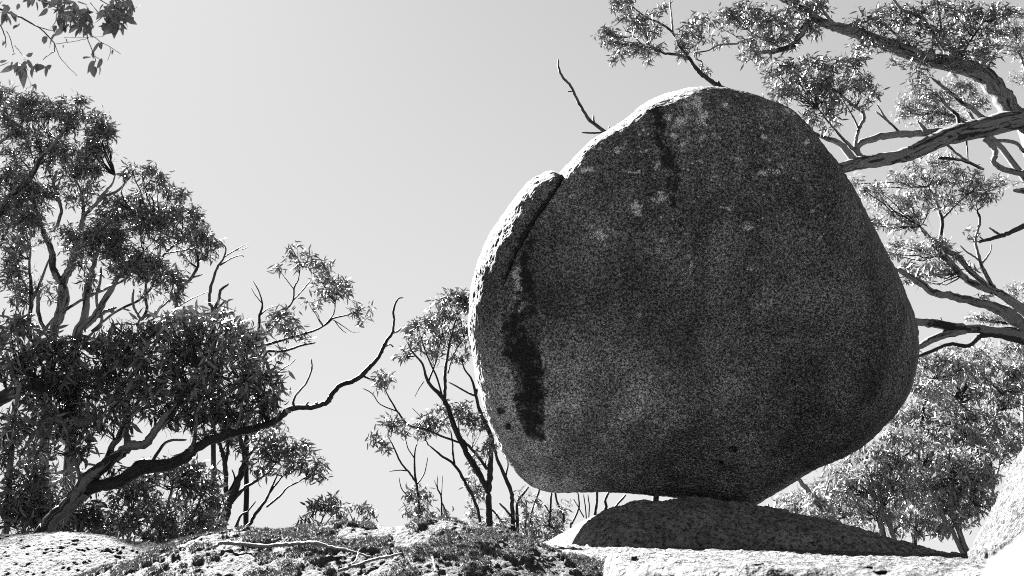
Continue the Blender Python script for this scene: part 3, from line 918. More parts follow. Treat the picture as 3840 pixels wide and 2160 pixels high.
t.clumps('300,1930,80,55,1.5 370,1970,80,45,1.5 230,1950,70,50,1.4 420,1990,60,30,1.4', 1.1)
t.done()

# ---- thin sapling above
t = Tree('wispy_sapling', 'wispy sapling with open crown and bare side branches against the sky', 'tree', 13.5, (925, 1990), M_BARKDARK, L=0.13, cov=0.9)
t.limb('920,1990,9 925,1650,8 930,1400,6 944,1342,5 959,1297,5 971,1228,5 974,1183,4.5 984,1138,3 969,1089,2 949,1054,1', 'trunk')
t.limb('920,1290,5 959,1265,4.5 1019,1233,4 1063,1173,3.5 1098,1128,3 1103,1079,3 1118,1050,2 1125,1010,2')
t.limb('1098,1128,3 1135,1088,2.5 1168,1049,2 1200,1025,1.5')
t.limb('925,1320,5 1019,1287,5 1118,1258,4 1183,1238,4 1227,1213,3.5 1252,1193,3 1297,1183,2.5 1347,1163,2 1370,1150,1.5')
t.limb('1222,1215,3 1252,1175,2.5 1257,1133,2 1262,1100,1.5')
t.limb('925,1325,5 999,1317,5 1068,1316,4.5 1123,1297,4 1183,1285,3', 'dead_twig', leafy=False)
t.limb('974,1183,3 1000,1160,2 1030,1150,1.5 1060,1140,1', 'dead_twig', leafy=False)
t.limb('984,1138,2 960,1110,1.5 942,1080,1', 'dead_twig', leafy=False)
t.limb('925,1272,3 945,1230,2.5 950,1210,2 943,1200,1.5', 'dead_twig', leafy=False)
t.limb('1250,1200,2 1290,1225,1.5 1320,1245,1 1350,1245,.8', 'dead_twig', leafy=False)
t.limb('1252,1200,2 1280,1235,1.5 1300,1250,1', 'dead_twig', leafy=False)
t.limb('1103,1085,2 1075,1050,1.5 1050,1015,1')
t.clumps('1110,945,32,38 1165,975,38,26 1228,1000,35,32 1050,1008,22,18 1130,1000,36,25 1215,1080,75,50 1275,1060,42,45 1300,1095,28,35 1168,1140,30,18,.5 1365,1155,28,20,.8 1362,1195,18,18,.8 1330,1165,25,10,.6 1060,1195,62,42,1.2 1095,1240,55,35,1.2 1140,1270,25,18 1010,1205,22,15 1062,1325,10,10,.6', 0.95)
t.done()

# ---- middle tree beside the boulder
t = Tree('slender_gum_tree', 'slender dark gum with many fine branches just left of the boulder', 'tree', 15.5, (1834, 1985), M_BARKDARK, L=0.13)
t.limb('1834,2000,14 1834,1940,13 1832,1843,12', 'trunk')
t.limb('1832,1843,11 1804,1790,11 1751,1699,11 1705,1600,10 1667,1501,8 1606,1433,6 1584,1365,4 1546,1319,3 1530,1290,2')
t.limb('1667,1505,7 1668,1440,7 1671,1380,6 1686,1289,4 1701,1228,3 1715,1180,2')
t.limb('1832,1843,11 1838,1760,11 1840,1684,10 1842,1638,9 1804,1554,7 1785,1486,6 1770,1425,4 1740,1380,3 1730,1330,2')
t.limb('1785,1486,4 1751,1471,3.5 1715,1450,3 1682,1433,2')
t.limb('1785,1486,4 1795,1420,3 1790,1360,2.5 1770,1300,2')
t.limb('1827,1760,6 1789,1706,6 1740,1655,5 1700,1610,5')
t.limb('1728,1661,4 1652,1634,4 1591,1608,4 1535,1596,4 1496,1551,3.5 1471,1511,3 1446,1466,2 1440,1440,1.5')
t.limb('1486,1541,2.5 1426,1516,2 1396,1476,2 1361,1456,1.5', 'dead_twig', leafy=False)
t.limb('1800,1960,6 1789,1904,6 1751,1820,6 1705,1744,5 1652,1706,4 1610,1670,2.5')
t.limb('1705,1744,4 1698,1700,4 1697,1661,3 1690,1610,2')
t.limb('1606,1433,4 1640,1340,3 1650,1280,2')
t.limb('1667,1520,4 1640,1420,3.5 1600,1330,3 1580,1270,2')
t.limb('1680,1400,3 1700,1330,2.5 1740,1270,2')
t.limb('1600,1600,2 1575,1560,1.5 1545,1530,1', 'dead_twig', leafy=False)
t.limb('1590,1430,2 1570,1460,1.5 1555,1490,1', 'dead_twig', leafy=False)
t.clumps('1700,1125,75,50,1.2 1640,1190,65,55 1750,1170,45,80 1580,1215,55,40 1600,1285,60,45 1545,1255,38,35 1510,1325,35,35,.8 1680,1255,70,50 1765,1260,35,70 1720,1330,60,40,.5 1640,1340,50,30,.5 1440,1425,52,42,.9 '
         '1700,1530,65,38 1600,1575,48,30 1580,1615,38,32 1640,1590,55,35 1745,1570,40,50 1795,1600,38,60 1825,1680,35,60,.8 1780,1740,28,50,.6 1795,1860,28,70,.8 1770,1800,25,50,.5', 1.0)
t.done()

t = Tree('fork_sapling', 'thin forked sapling with leaf ball at its foot, beyond the mound', 'sapling', 13.0, (1577, 1970), M_BARKDARK, L=0.12)
t.limb('1577,1980,6 1575,1962,6 1568,1862,5 1560,1808,4.5 1555,1758,4 1555,1698,3 1565,1660,2', 'trunk')
t.limb('1560,1808,4 1535,1773,4 1506,1738,3.5 1481,1688,3 1466,1655,2 1450,1630,1.5')
t.limb('1525,1765,2.5 1495,1763,2 1460,1768,1.5', 'dead_twig', leafy=False)
t.limb('1566,1815,3 1590,1778,2.5 1600,1738,2 1605,1710,1', 'dead_twig', leafy=False)
t.limb('1540,1872,2 1506,1832,2 1496,1788,1', 'dead_twig', leafy=False)
t.limb('1555,1720,2.5 1530,1680,2 1520,1640,1.5')
t.clumps('1470,1595,58,32 1412,1648,32,30,.9 1440,1670,36,22,.9 1510,1610,30,25 1560,1875,35,45,1.1 1540,1915,25,30 1600,1880,28,50', 1.0)
t.done()
t = Tree('round_shrub', 'small round drooping shrub with bare stems above, on the mound skyline', 'shrub', 12.5, (1655, 1965), M_BARKDARK, L=0.12)
t.limb('1655,1970,4 1655,1868,3 1640,1828,2.5 1642,1780,1', 'trunk')
t.limb('1655,1868,2 1658,1820,1.5 1660,1780,1', 'dead_twig')
t.limb('1678,1965,3 1672,1920,3 1656,1880,2')
t.limb('1640,1830,1.5 1628,1800,1', 'dead_twig', leafy=False)
t.clumps('1645,1940,40,26,1.1 1685,1945,30,22,1.1 1615,1950,20,20', 1.0)
t.done()
t = Tree('skyline_shrub', 'leafy shrub with thin fanned stems alone on the mound skyline', 'shrub', 9.0, (1200, 1995), M_BARKDARK, L=0.085)
t.limb('1198,2000,3 1200,1975,3 1210,1945,2.5 1225,1915,2 1235,1885,1.5', 'trunk')
t.limb('1198,1998,2 1185,1970,2 1165,1940,1.5')
t.limb('1202,1998,2 1225,1960,2 1250,1930,1.5 1270,1905,1')
t.limb('1205,1998,2 1240,1965,1.5 1280,1940,1')
t.clumps('1240,1880,60,28 1172,1905,35,28 1150,1950,22,28,.9 1285,1905,32,36,.9 1292,1955,16,22,.8 1215,1910,40,25', 0.95)
t.done()
t = Tree('sparse_shrub', 'sparse little shrub with few leaves right of the skyline shrub', 'shrub', 9.0, (1328, 1985), M_BARKDARK, L=0.08)
t.limb('1327,1985,2.5 1324,1955,2 1312,1925,1.5 1303,1905,1', 'trunk')
t.limb('1327,1980,2 1340,1945,1.5 1352,1915,1.2 1360,1895,1')
t.limb('1345,1975,1.5 1365,1945,1.2 1385,1915,1')
t.clumps('1352,1900,12,12,.7 1385,1908,18,20,.7 1392,1958,8,16,.8 1370,1920,14,14,.5', 0.9)
t.done()

# ---- shrubs and bare stems between mound and boulder
t = Tree('thicket_shrub', 'bright leafy thicket between the mound and the boulder underside', 'shrub', 17.0, (1950, 2030), M_BARKDARK, L=0.15)
t.limb('1940,2040,7 1940,1963,6 1940,1887,6 1960,1855,5 1982,1825,4', 'trunk')
t.limb('1925,2000,9 1921,1904,8 1917,1843,8 1895,1790,7 1865,1721,6 1850,1660,5')
t.limb('1895,1790,4 1905,1740,3 1900,1700,2')
t.limb('1988,1960,4 1995,1915,4 2019,1850,4 2030,1810,3')
t.limb('2116,1960,4 2112,1929,4 2091,1887,4 2081,1840,4 2075,1800,3')
t.limb('2060,1970,4 2064,1900,4 2068,1845,4')
t.limb('2066,1930,3 2040,1890,2.5 2015,1868,2', 'dead_twig')
t.limb('1935,1955,4 1900,1915,4 1872,1885,3', 'dead_twig', leafy=False)
t.limb('1885,1962,4 1862,1930,4 1842,1908,3', 'dead_twig', leafy=False)
t.limb('1970,1980,3 1975,1920,3 1972,1870,2')
t.clumps('1765,1935,45,36 1868,1965,40,36 1950,1950,60,50 2030,1965,60,50 2085,1930,45,45 2120,1900,22,35,.7 1905,2000,60,30 2010,2015,80,36 2090,2000,45,40 1960,1860,36,50,.4 2000,1900,50,40,.6 1800,1960,40,25', 1.0, leaf=M_LEAFPALE)
t.done()
t = Tree('bare_stems', 'thin bare stems seen through the gap under the boulder', 'sapling', 18.0, (2200, 1990), M_BARKDARK)
t.limb('2140,1985,4 2146,1963,4 2167,1915,3.5 2172,1887,3 2166,1840,2.5', 'trunk')
t.limb('2228,1960,6 2232,1922,6 2238,1880,5 2239,1830,5', 'stem')
t.limb('2262,1940,6 2273,1901,6 2270,1875,5 2284,1845,4', 'stem')
t.limb('2200,1960,3 2196,1910,2.5 2188,1850,2', 'stem')
t.limb('2206,1960,3 2210,1900,2.5 2204,1850,2', 'stem')
t.limb('2190,1940,2.5 2165,1895,2 2150,1870,1.5', 'stem')
t.limb('2300,1910,4 2330,1875,4 2348,1855,3', 'stem')
t.done()

# ---- branch seen over the top of the boulder
t = Tree('gum_behind_boulder', 'gum tree hidden behind the boulder, leafy branch above its top', 'tree', 14.6, (2800, 1900), M_BARKMIX, L=0.14)
t.limb('2700,1870,16 2760,1500,14 2800,900,11 2780,450,9 2717,333,8', 'trunk')
t.limb('2717,333,8 2677,311,8 2637,281,8 2608,253,7 2583,219,6 2548,174,5 2523,124,4.5 2478,89,4 2424,65,3 2389,40,2.5 2364,15,2', bark=M_BARKDARK)
t.limb('2523,124,4 2518,65,3 2513,15,2.5 2508,-40,2')
t.limb('2513,15,2 2530,-10,1.5 2545,-40,1', 'dead_twig', leafy=False)
t.limb('2580,222,5 2555,210,5 2528,204,5 2488,199,4 2453,179,3.5 2414,171,3 2364,124,2')
t.limb('2628,272,3 2632,234,3 2612,219,2.5 2617,174,2 2622,140,1.5')
t.limb('2600,200,2 2632,194,2.5 2657,189,2.5 2697,169,3 2772,164,3')
t.limb('2690,318,5 2702,322,4 2692,304,4', 'dead_twig', leafy=False)
t.clumps('2330,20,55,35 2290,125,45,32 2265,150,28,24 2380,75,65,42 2335,185,65,30 2430,185,60,25 2310,222,35,16,.6 2440,115,60,38 2470,35,35,30,.8 2580,115,45,36 2625,85,50,28 2570,175,55,28 2640,140,40,25,.8 2545,212,25,12 2648,262,14,10 2420,225,25,15,.6 2700,150,30,16,.6', 1.0)
t.done()
t = Tree('dead_branch', 'dead bare branch poking up behind the boulder upper left side', 'dead branch', 13.4, (2420, 1900), M_DEAD)
t.limb('2450,1950,12 2500,1400,11 2420,800,9 2300,530,8 2267,494,7 2214,453,6.5 2192,424,6 2162,368,5.5 2140,323,5 2110,289,4.5 2095,256,4 2093,222,3', 'trunk')
t.limb('2262,496,4 2222,499,3.5 2181,497,3', 'dead_twig')
t.limb('2228,465,4 2225,432,3', 'dead_twig')
t.limb('2150,342,3 2128,344,2', 'dead_twig')
t.limb('2290,490,3 2283,474,2', 'dead_twig')
t.done()

# ---- great gum at the right
t = Tree('great_gum_tree', 'large gum at upper right, thick patchy limbs spreading over the boulder', 'tree', 15.0, (4000, 2050), M_BARKMIX, L=0.15, cov=0.95)
t.limb('4060,2060,60 4030,1500,52 3960,900,48 3900,560,44 3860,440,40', 'trunk')
t.limb('3860,460,30 3799,427,29 3765,373,29 3715,308,29 3665,268,27 3576,240,25 3476,222,23 3377,184,21 3307,159,19 3240,132,18 3178,112,17 3128,99,16 3079,82,14 3029,47,12 2979,17,10 2940,0,9 2880,-30,8')
t.limb('3880,438,34 3840,445,33 3765,457,33 3700,477,32 3625,492,31 3551,512,29 3476,547,27 3427,571,25 3377,586,23 3302,601,23 3228,611,23 3158,629,21 3100,645,18 3020,660,14')
t.limb('3570,492,13 3476,497,13 3402,502,12 3327,507,12 3268,522,12 3228,537,11 3213,562,10 3230,600,10', dY0=0.25)
t.limb('3205,605,12 3173,562,11 3138,532,10 3079,512,7 3030,490,5', bark=M_BARK)
t.limb('3245,600,8 3203,562,7 3158,517,5 3128,482,4 3094,442,3 3070,410,2')
t.limb('3208,560,7 3210,527,6 3223,477,6 3238,447,6 3235,422,5.5 3203,398,5 3173,373,4 3150,350,3')
t.limb('3220,485,4 3200,440,3 3170,390,2 3150,350,1.5')
t.limb('3372,494,4 3327,452,4 3283,417,2', 'dead_twig', leafy=False)
t.limb('3327,452,3 3307,422,3 3290,393,2', 'dead_twig', leafy=False)
t.limb('3470,490,8 3450,465,5 3440,452,3', 'dead_twig', leafy=False)
t.limb('3596,470,7 3586,432,6 3546,393,5 3521,363,4 3500,340,3')
t.limb('3700,460,9 3655,417,8 3600,378,7 3551,338,6 3521,313,5 3490,290,3')
t.limb('3620,225,11 3596,208,10 3561,184,9 3501,129,8 3466,80,7 3437,55,6 3387,40,5 3352,0,4 3330,-40,3', dY=-0.8)
t.limb('3530,155,5 3528,100,4 3520,50,3 3515,0,2', dY=-0.8)
t.limb('3600,210,5 3640,150,4 3680,90,3 3700,40,2', dY=-1.0)
t.limb('3476,222,6 3420,180,5 3350,120,4 3300,80,3')
t.limb('3130,95,6 3110,70,6 3070,20,5 3050,-20,4')
t.limb('3040,60,10 3020,94,12 2995,139,12 2965,174,11 2916,189,9 2871,194,7 2836,196,6 2816,179,4 2800,150,3')
t.limb('2930,185,4 2910,169,4 2846,139,3 2800,110,2')
t.limb('3551,542,4 3600,586,4 3635,606,3', 'dead_twig', leafy=False)
t.limb('3520,592,5 3576,596,5 3625,606,5 3690,636,5', 'dead_twig', leafy=False)
t.limb('3625,530,3 3630,600,2', 'dead_twig', leafy=False)
t.limb('3690,520,9 3725,552,9 3732,581,8 3725,606,8 3755,631,9 3799,644,9 3850,650,9', 'dead_twig', leafy=False)
t.limb('3700,527,6 3799,532,6 3845,575,6', 'dead_twig', leafy=False)
t.limb('3785,370,8 3792,340,6', 'dead_twig', leafy=False)
t.clumps('2800,55,100,50 2900,95,85,70 2850,150,80,35 3000,35,60,50 2800,212,38,24 2862,225,34,22 3040,110,36,50 3060,20,60,35 2960,150,40,40 2730,60,40,35 2720,110,30,20,.7', 1.0)
t.clumps('2950,270,80,50 3060,255,95,55 3160,245,75,50 2925,345,55,38 3020,340,90,55 3140,325,95,50 3240,315,58,45 3080,400,75,50 3275,350,30,30 3185,400,60,25,.6 3060,445,50,36,.7 3110,470,40,30,.5', 1.0)
t.clumps('3260,95,75,55 3340,55,90,45 3420,90,80,60 3500,35,85,45 3600,55,85,50 3700,45,80,45 3750,65,50,40 3560,125,75,55 3660,130,80,45 3735,140,35,45 3300,160,75,40 3400,165,60,35 3500,180,60,35 3620,195,90,40,1.2 3690,215,55,35,1.1 3230,185,55,35 '
         '3360,240,45,16,.6 3440,270,48,36,.9 3470,320,36,36 3505,360,40,36 3640,235,70,30,1.2 3560,240,50,25,.6', 0.7, dY=-0.4)
t.done()

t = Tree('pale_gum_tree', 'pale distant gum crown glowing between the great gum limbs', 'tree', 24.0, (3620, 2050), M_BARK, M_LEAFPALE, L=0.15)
t.limb('4060,2060,16 4050,1500,14 3960,900,12 3760,560,9 3610,450,6 3500,420,4', 'trunk')
t.limb('3690,505,6 3640,430,5 3610,360,3')
t.limb('3900,780,6 3880,400,5 3840,250,4 3810,150,3')
t.clumps('3430,390,70,50 3490,440,70,40 3400,430,40,30 3540,380,60,50 3600,340,70,50 3650,390,50,40 3560,440,50,25 3800,120,60,45 3830,190,50,30 3770,170,40,30 3800,60,50,30 3850,290,60,40,.4', 0.9)
t.done()

t = Tree('right_gum_tree', 'gum tree with curving paired limbs right of the boulder', 'tree', 15.5, (4050, 2050), M_BARKMIX, L=0.145)
t.limb('4080,2060,40 4060,1700,36 3990,1350,30 3900,1215,24 3850,1175,16', 'trunk')
t.limb('3860,1180,16 3771,1114,14 3730,1093,12 3686,1079,11 3628,1050,11 3576,998,10 3518,932,9 3481,888,7 3450,850,5')
t.limb('3771,1112,11 3715,1085,10 3686,1057,9 3642,1020,9 3598,969,9 3540,932,8 3500,900,5')
t.limb('3735,1092,7 3708,1050,7 3679,991,6 3664,940,5 3657,896,4 3675,830,4 3665,790,3')
t.limb('3679,991,4 3700,965,3 3715,940,2 3718,915,1.5', 'dead_twig', leafy=False)
t.limb('3679,985,3 3650,960,3 3625,945,2.5 3600,920,2')
t.limb('3671,907,5 3737,888,7 3781,874,8 3850,842,9', bark=M_BARKDARK, leafy=False)
t.limb('3752,884,4 3730,868,4 3707,852,2', 'dead_twig', leafy=False)
t.limb('3521,935,6 3523,907,6 3532,830,6 3510,756,5 3480,700,4')
t.limb('3532,822,4 3598,756,3 3640,720,2')
t.limb('3850,715,12 3800,714,5', 'dead_twig', leafy=False)
t.clumps('3450,615,55,32 3530,600,55,34 3500,675,85,50 3600,660,65,42 3685,690,55,26 3760,685,48,25 3700,740,45,28 3380,670,50,36 3265,715,60,36 3200,690,28,28 3330,755,75,45 3430,755,75,45 3540,755,75,36 3300,835,65,38 3400,835,60,38 3360,920,40,30 3440,935,55,36 3510,915,50,36 '
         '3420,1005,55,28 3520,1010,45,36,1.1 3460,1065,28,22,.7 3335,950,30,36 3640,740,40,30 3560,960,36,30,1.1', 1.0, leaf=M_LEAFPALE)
t.clumps('3640,1000,30,20,.3 3690,1120,20,14,.5 3630,880,30,20,.3', 1.0)
t.done()

t = Tree('low_limb_gum_tree', 'gum tree with thick low pale limbs reaching left to the boulder edge', 'tree', 14.2, (4000, 2050), M_BARKMIX, L=0.14)
t.limb('4000,2060,44 3980,1700,40 3930,1400,36 3880,1270,30', 'trunk')
t.limb('3890,1275,24 3840,1232,23 3814,1205,22 3765,1169,20 3704,1144,15 3631,1126,14 3557,1108,13 3496,1095,12 3447,1059,11 3386,1022,9 3330,1000,7')
t.limb('3890,1275,22 3840,1266,20 3808,1254,18 3728,1242,15 3655,1233,15 3570,1227,15 3496,1211,15 3429,1205,13 3350,1190,10')
t.limb('3620,1240,12 3545,1254,13 3484,1278,12 3435,1309,9 3380,1340,7', bark=M_BARK)
t.limb('3880,1290,15 3780,1262,12 3704,1254,9 3661,1272,8 3631,1297,7 3557,1291,6 3496,1315,6 3434,1339,5 3370,1360,4', bark=M_BARKDARK)
t.limb('3530,1215,4 3527,1185,1.5', 'dead_twig', leafy=False)
t.limb('3860,1240,4 3800,1230,3 3750,1228,2', 'dead_twig', leafy=False)
t.limb('3460,1065,5 3440,1040,4 3450,1000,3')
t.clumps('3430,1030,40,30 3480,1000,40,25 3400,1045,20,20,.6', 0.8)
t.done()

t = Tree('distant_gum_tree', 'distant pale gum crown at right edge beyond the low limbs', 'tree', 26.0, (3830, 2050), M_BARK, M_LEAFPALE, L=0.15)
t.limb('3840,2060,10 3840,1500,9 3830,1250,6 3820,1130,4', 'trunk')
t.clumps('3830,1100,50,50 3760,1180,60,30 3700,1195,50,25 3650,1190,30,20 3800,1150,40,30', 0.9)
t.done()

# ---- wood behind, low right : each stem a tree of its own
WOOD = [
    ('white_stem_gum', 'white twin stemmed gum in the thicket right of the pedestal rock', 17.5, ['3315,2030,10 3284,1888,9 3252,1762,7 3240,1650,5', '3362,2040,8 3330,1960,8 3300,1860,6 3310,1750,4', '3300,1900,5 3260,1850,4 3200,1800,3'],
     '3300,1715,80,55 3250,1795,75,55 3350,1830,80,55 3160,1830,65,50 3200,1895,75,45 3300,1920,65,45 3150,1760,50,40 3400,1650,70,60 3350,1740,60,50', M_BARK, M_LEAFPALE),
    ('thicket_gum', 'tall slim gum with narrow leafy crown rising right of the boulder underside', 18.5, ['3432,2060,7 3435,1960,7 3440,1800,6 3450,1650,5 3470,1500,4 3500,1420,3', '3440,1800,4 3480,1700,3 3520,1600,2'],
     '3480,1365,75,45 3565,1375,80,50 3480,1455,65,50 3440,1560,65,60 3520,1600,65,50 3500,1700,75,50 3420,1740,70,50 3450,1830,80,55,1.2 3420,1920,65,45 3480,1980,70,36', M_BARKDARK, M_LEAFPALE),
    ('leaning_pale_gum', 'pale leaning stem beside a dark one, left of the sunlit right boulder', 16.5, ['3640,2090,10 3630,2077,9 3588,1972,8 3572,1909,7 3560,1800,5', '3615,2090,7 3580,2010,7 3535,1930,6 3500,1850,4', '3588,1972,4 3640,1880,3 3660,1800,2'],
     '3560,1800,85,55,1.2 3640,1820,70,55,1.1 3600,1720,70,50 3560,1930,55,45,.8 3620,1900,50,45,.7 3660,1760,50,50', M_BARK, M_LEAFPALE),
    ('fine_branch_gum', 'fine twigged gum with sparse crown above the sunlit right boulder', 19.5, ['3760,2060,9 3730,1900,8 3690,1700,6 3640,1560,5 3590,1500,4', '3690,1700,5 3720,1600,4 3760,1500,3 3800,1420,2', '3720,1850,4 3750,1740,3 3800,1640,2'],
     '3580,1460,80,45 3700,1390,85,45,.7 3800,1390,60,45,.7 3640,1340,55,36,.9 3650,1620,80,50 3740,1640,65,50 3800,1500,60,50,.35 3700,1480,60,40,.5 3790,1700,50,40,.6', M_BARK, M_LEAFPALE),
    ('slanting_gum', 'white slanting stem just right of the boulder tip', 16.8, ['3150,1985,10 3126,1951,10 3052,1867,9 3000,1804,8 2950,1740,6', '3080,1960,4 3090,1880,3 3110,1800,2', '2990,1960,5 2985,1920,5 2975,1880,3', '2895,1960,4 2890,1925,4 2880,1890,3'],
     '3080,1885,55,36 3000,1905,50,28,.8 2930,1895,36,20,.8 3040,1920,40,25 3110,1850,40,40,.8 2980,1880,30,25,.5', M_BARK, M_LEAFPALE),
]
WOOD_FILL = {
    'white_stem_gum': '3220,1700,70,50 3130,1800,50,40 3260,1860,70,45 3200,1960,60,30 3340,1960,60,35 3380,1580,50,60',
    'thicket_gum': '3430,1450,50,60 3520,1520,70,50 3470,1640,70,60 3540,1690,60,60 3380,1840,60,50 3500,1900,60,50 3600,1560,60,50 3480,1780,70,40',
    'leaning_pale_gum': '3600,1640,70,60 3540,1870,60,50 3680,1680,60,60 3590,1780,60,60 3700,1840,40,60',
    'fine_branch_gum': '3640,1410,70,50 3740,1460,70,50 3820,1440,50,50 3700,1560,70,40 3780,1580,60,50 3560,1330,60,40 3650,1520,60,40 3720,1310,70,40,.6 3800,1320,60,40,.7',
    'slanting_gum': '3060,1830,40,40 2960,1860,40,25 3130,1900,50,40 3090,1940,50,25 3020,1870,40,30',
}
for nm, lab, Y, limbs, cl, bark, lf in WOOD:
    b0 = limbs[0].split()[0].split(',')
    t = Tree(nm + '_tree', lab, 'tree', Y, (float(b0[0]), float(b0[1])), bark, lf, L=0.18, droop=1.1, cov=1.0, grow=1.3, group='gums in the wood right of the boulder')
    for i, q in enumerate(limbs):
        t.limb(q, 'trunk' if i == 0 else 'limb')
    t.clumps(cl, 1.1)
    t.clumps(WOOD_FILL[nm], 0.8, dY=1.2)
    t.done()


# ------------------------------------------------------------------ hanging branch, near, top left : every leaf its own object
def near_branch():
    Y = 3.6
    root = thing('hanging_branch', 'blurred hanging gum branch with large leaves in the top left corner', 'branch', P(-60, -200, Y))
    k = Y / 0.95 / FPX
    tw = ['-60,10,5 17,41,4.5 55,55,4 87,70,4 122,90,3.5 148,104,3 180,135,3 203,161,2.5', '148,104,2 191,113,2 215,110,1.5', '203,161,2 204,186,1.8 200,194,1.8 174,212,1.5 162,223,1.2', '205,163,1.6 232,226,1.3 290,283,1',
          '-30,-60,3 80,-20,3 170,10,2.5 240,45,2.5 300,80,2.5 322,107,2 328,139,2 348,197,1.8 360,232,1.5', '334,125,1.6 377,157,1.4 429,186,1.2 452,203,1', '-20,60,2.5 0,93,2.5 20,139,2 21,175,1.5', '23,116,1.8 38,142,1.6 52,197,1.5',
          '55,171,1.6 84,206,1.5 97,218,1.2', '210,165,1.2 250,160,1.2 310,150,1 330,142,1', '240,140,1 290,142,1 390,138,.8', '413,180,1 413,200,1 402,228,.8', '235,60,2 242,10,2.5 240,-40,3', '300,-60,3 350,-20,2.5 400,15,2 440,30,2 480,40,1.5',
          '97,272,1 115,312,.8 110,330,.8', '360,-40,2 430,0,2 470,10,1.5', '355,205,1.2 362,215,1.2 385,232,1']
    for q in tw:
        pts = [tuple(float(c) for c in z.split(',')) for z in q.split()]
        C = P([z[0] for z in pts], [z[1] for z in pts], Y + np.linspace(0, RNG.uniform(-.2, .2), len(pts)))
        R = np.array([z[2] for z in pts]) * k
        Cs = catmull(C, 4); Rs = catmull(np.stack([R] * 3, 1), 4)[:, 0]
        Cs = Cs + RNG.normal(size=Cs.shape) * 0.0012
        V, Qd = tubes(Cs[None], Rs[None], 5)
        link('twig', make_mesh('twig', V, Qd), M_TWIG, root)
    # leaf blades : six shapes shared by all leaves
    shapes = []
    for i in range(6):
        n = 7; s_ = np.linspace(0, 1, n)
        wd = (0.17 + 0.05 * (i % 3)) * np.sin(math.pi * s_ ** 0.8) ** 0.9 * (1 - 0.25 * s_)
        bend = (0.22 if i % 2 else -0.16) * s_ ** 2
        zz = 0.10 * np.sin(s_ * 2.5 + i)
        L_ = np.stack([bend - wd, s_, zz + 0.18 * wd], 1); M_ = np.stack([bend, s_, zz], 1); R_ = np.stack([bend + wd, s_, zz + 0.18 * wd], 1)
        V = np.stack([L_, M_, R_], 1).reshape(-1, 3)
        me = make_mesh('leaf', V, grid_quads(n, 3))
        me.materials.append(M_LEAFNEAR)
        shapes.append(me)
    lv = []   # x0,y0,x1,y1 in photo pixels (stalk -> tip)
    big = [(333, 17, 378, 48), (382, 218, 376, 264), (352, 228, 328, 268), (356, 252, 342, 288), (372, 244, 368, 286), (374, 157, 330, 202), (382, 160, 372, 186), (338, 208, 304, 224), (348, 190, 348, 222), (52, 245, 6, 280), (57, 240, 60, 280),
           (92, 246, 64, 328), (140, 238, 116, 302), (142, 236, 142, 275), (152, 234, 152, 278), (166, 246, 182, 288), (178, 240, 196, 262), (110, 326, 93, 346), (131, 315, 130, 335), (124, 334, 130, 348), (176, 32, 142, 52), (178, 50, 140, 56),
           (210, 95, 195, 125), (178, 135, 150, 156), (170, 140, 162, 160), (215, 128, 182, 174), (232, 105, 210, 140), (242, 95, 232, 125), (70, 12, 68, 40), (117, 0, 108, 18), (60, 90, 58, 112), (75, 88, 60, 100), (40, 45, 56, 78), (35, 62, 33, 95),
           (8, 60, 10, 92), (5, 150, 14, 172), (20, 155, 4, 170), (0, 235, 24, 222), (-5, 250, 30, 228), (50, 232, 38, 250), (85, 228, 100, 220), (95, 210, 128, 206), (105, 225, 118, 265), (45, 205, 58, 200), (248, 145, 255, 160), (235, 168, 240, 180), (420, 185, 424, 206), (175, 8, 200, 16)]
    lv += big
    for cx, cy, rx, ry, n in ((275, 50, 62, 55, 62), (320, 85, 40, 30, 22), (445, 30, 62, 45, 62), (430, 85, 36, 18, 14), (410, 60, 40, 26, 16), (20, 20, 40, 28, 10), (95, 235, 36, 18, 8), (150, -10, 60, 20, 10), (240, 0, 40, 20, 10)):
        for _ in range(n):
            a = RNG.uniform(0, 6.283); r = math.sqrt(RNG.uniform())
            x0 = cx + rx * r * math.cos(a); y0 = cy + ry * r * math.sin(a)
            ang = RNG.normal(math.pi / 2, 0.7); ll = RNG.uniform(28, 54)
            lv.append((x0, y0, x0 + ll * math.cos(ang), y0 + ll * math.sin(ang)))
    for x0, y0, x1, y1 in lv[:298]:
        d0 = RNG.uniform(-.25, .25)
        a = P(x0, y0, Y + d0); b = P(x1, y1, Y + d0 + RNG.uniform(-.03, .03))
        v = Vector(b - a); ln = v.length
        o = bpy.data.objects.new('leaf', shapes[RNG.integers(6)])
        COL.objects.link(o)
        o.parent = root
        q = v.to_track_quat('Y', 'Z')
        from mathutils import Quaternion
        q = q @ Quaternion((0, 1, 0), RNG.uniform(-1.2, 1.2))
        o.rotation_mode = 'QUATERNION'; o.rotation_quaternion = q
        o.location = Vector(a) - root.location
        o.scale = (ln * RNG.uniform(0.8, 1.1),) * 3
        o.scale[1] = ln
near_branch()

# ------------------------------------------------------------------ sticks and stones
def bvh(V):
    nx, ny = V.shape[:2]
    return BVHTree.FromPolygons([tuple(v) for v in V.reshape(-1, 3)], [tuple(int(c) for c in q) for q in grid_quads(nx, ny)])
BM = bvh(mound_v[::3, ::3])
BS = bvh(shelf_v[::2, ::2])
def hit(tree, px, py, fallback=4.5):
    d = Vector(P(px, py, 1.0) - EYE).normalized()
    r = tree.ray_cast(Vector(EYE), d)
    return np.array(r[0]) if r[0] is not None else P(px, py, fallback)

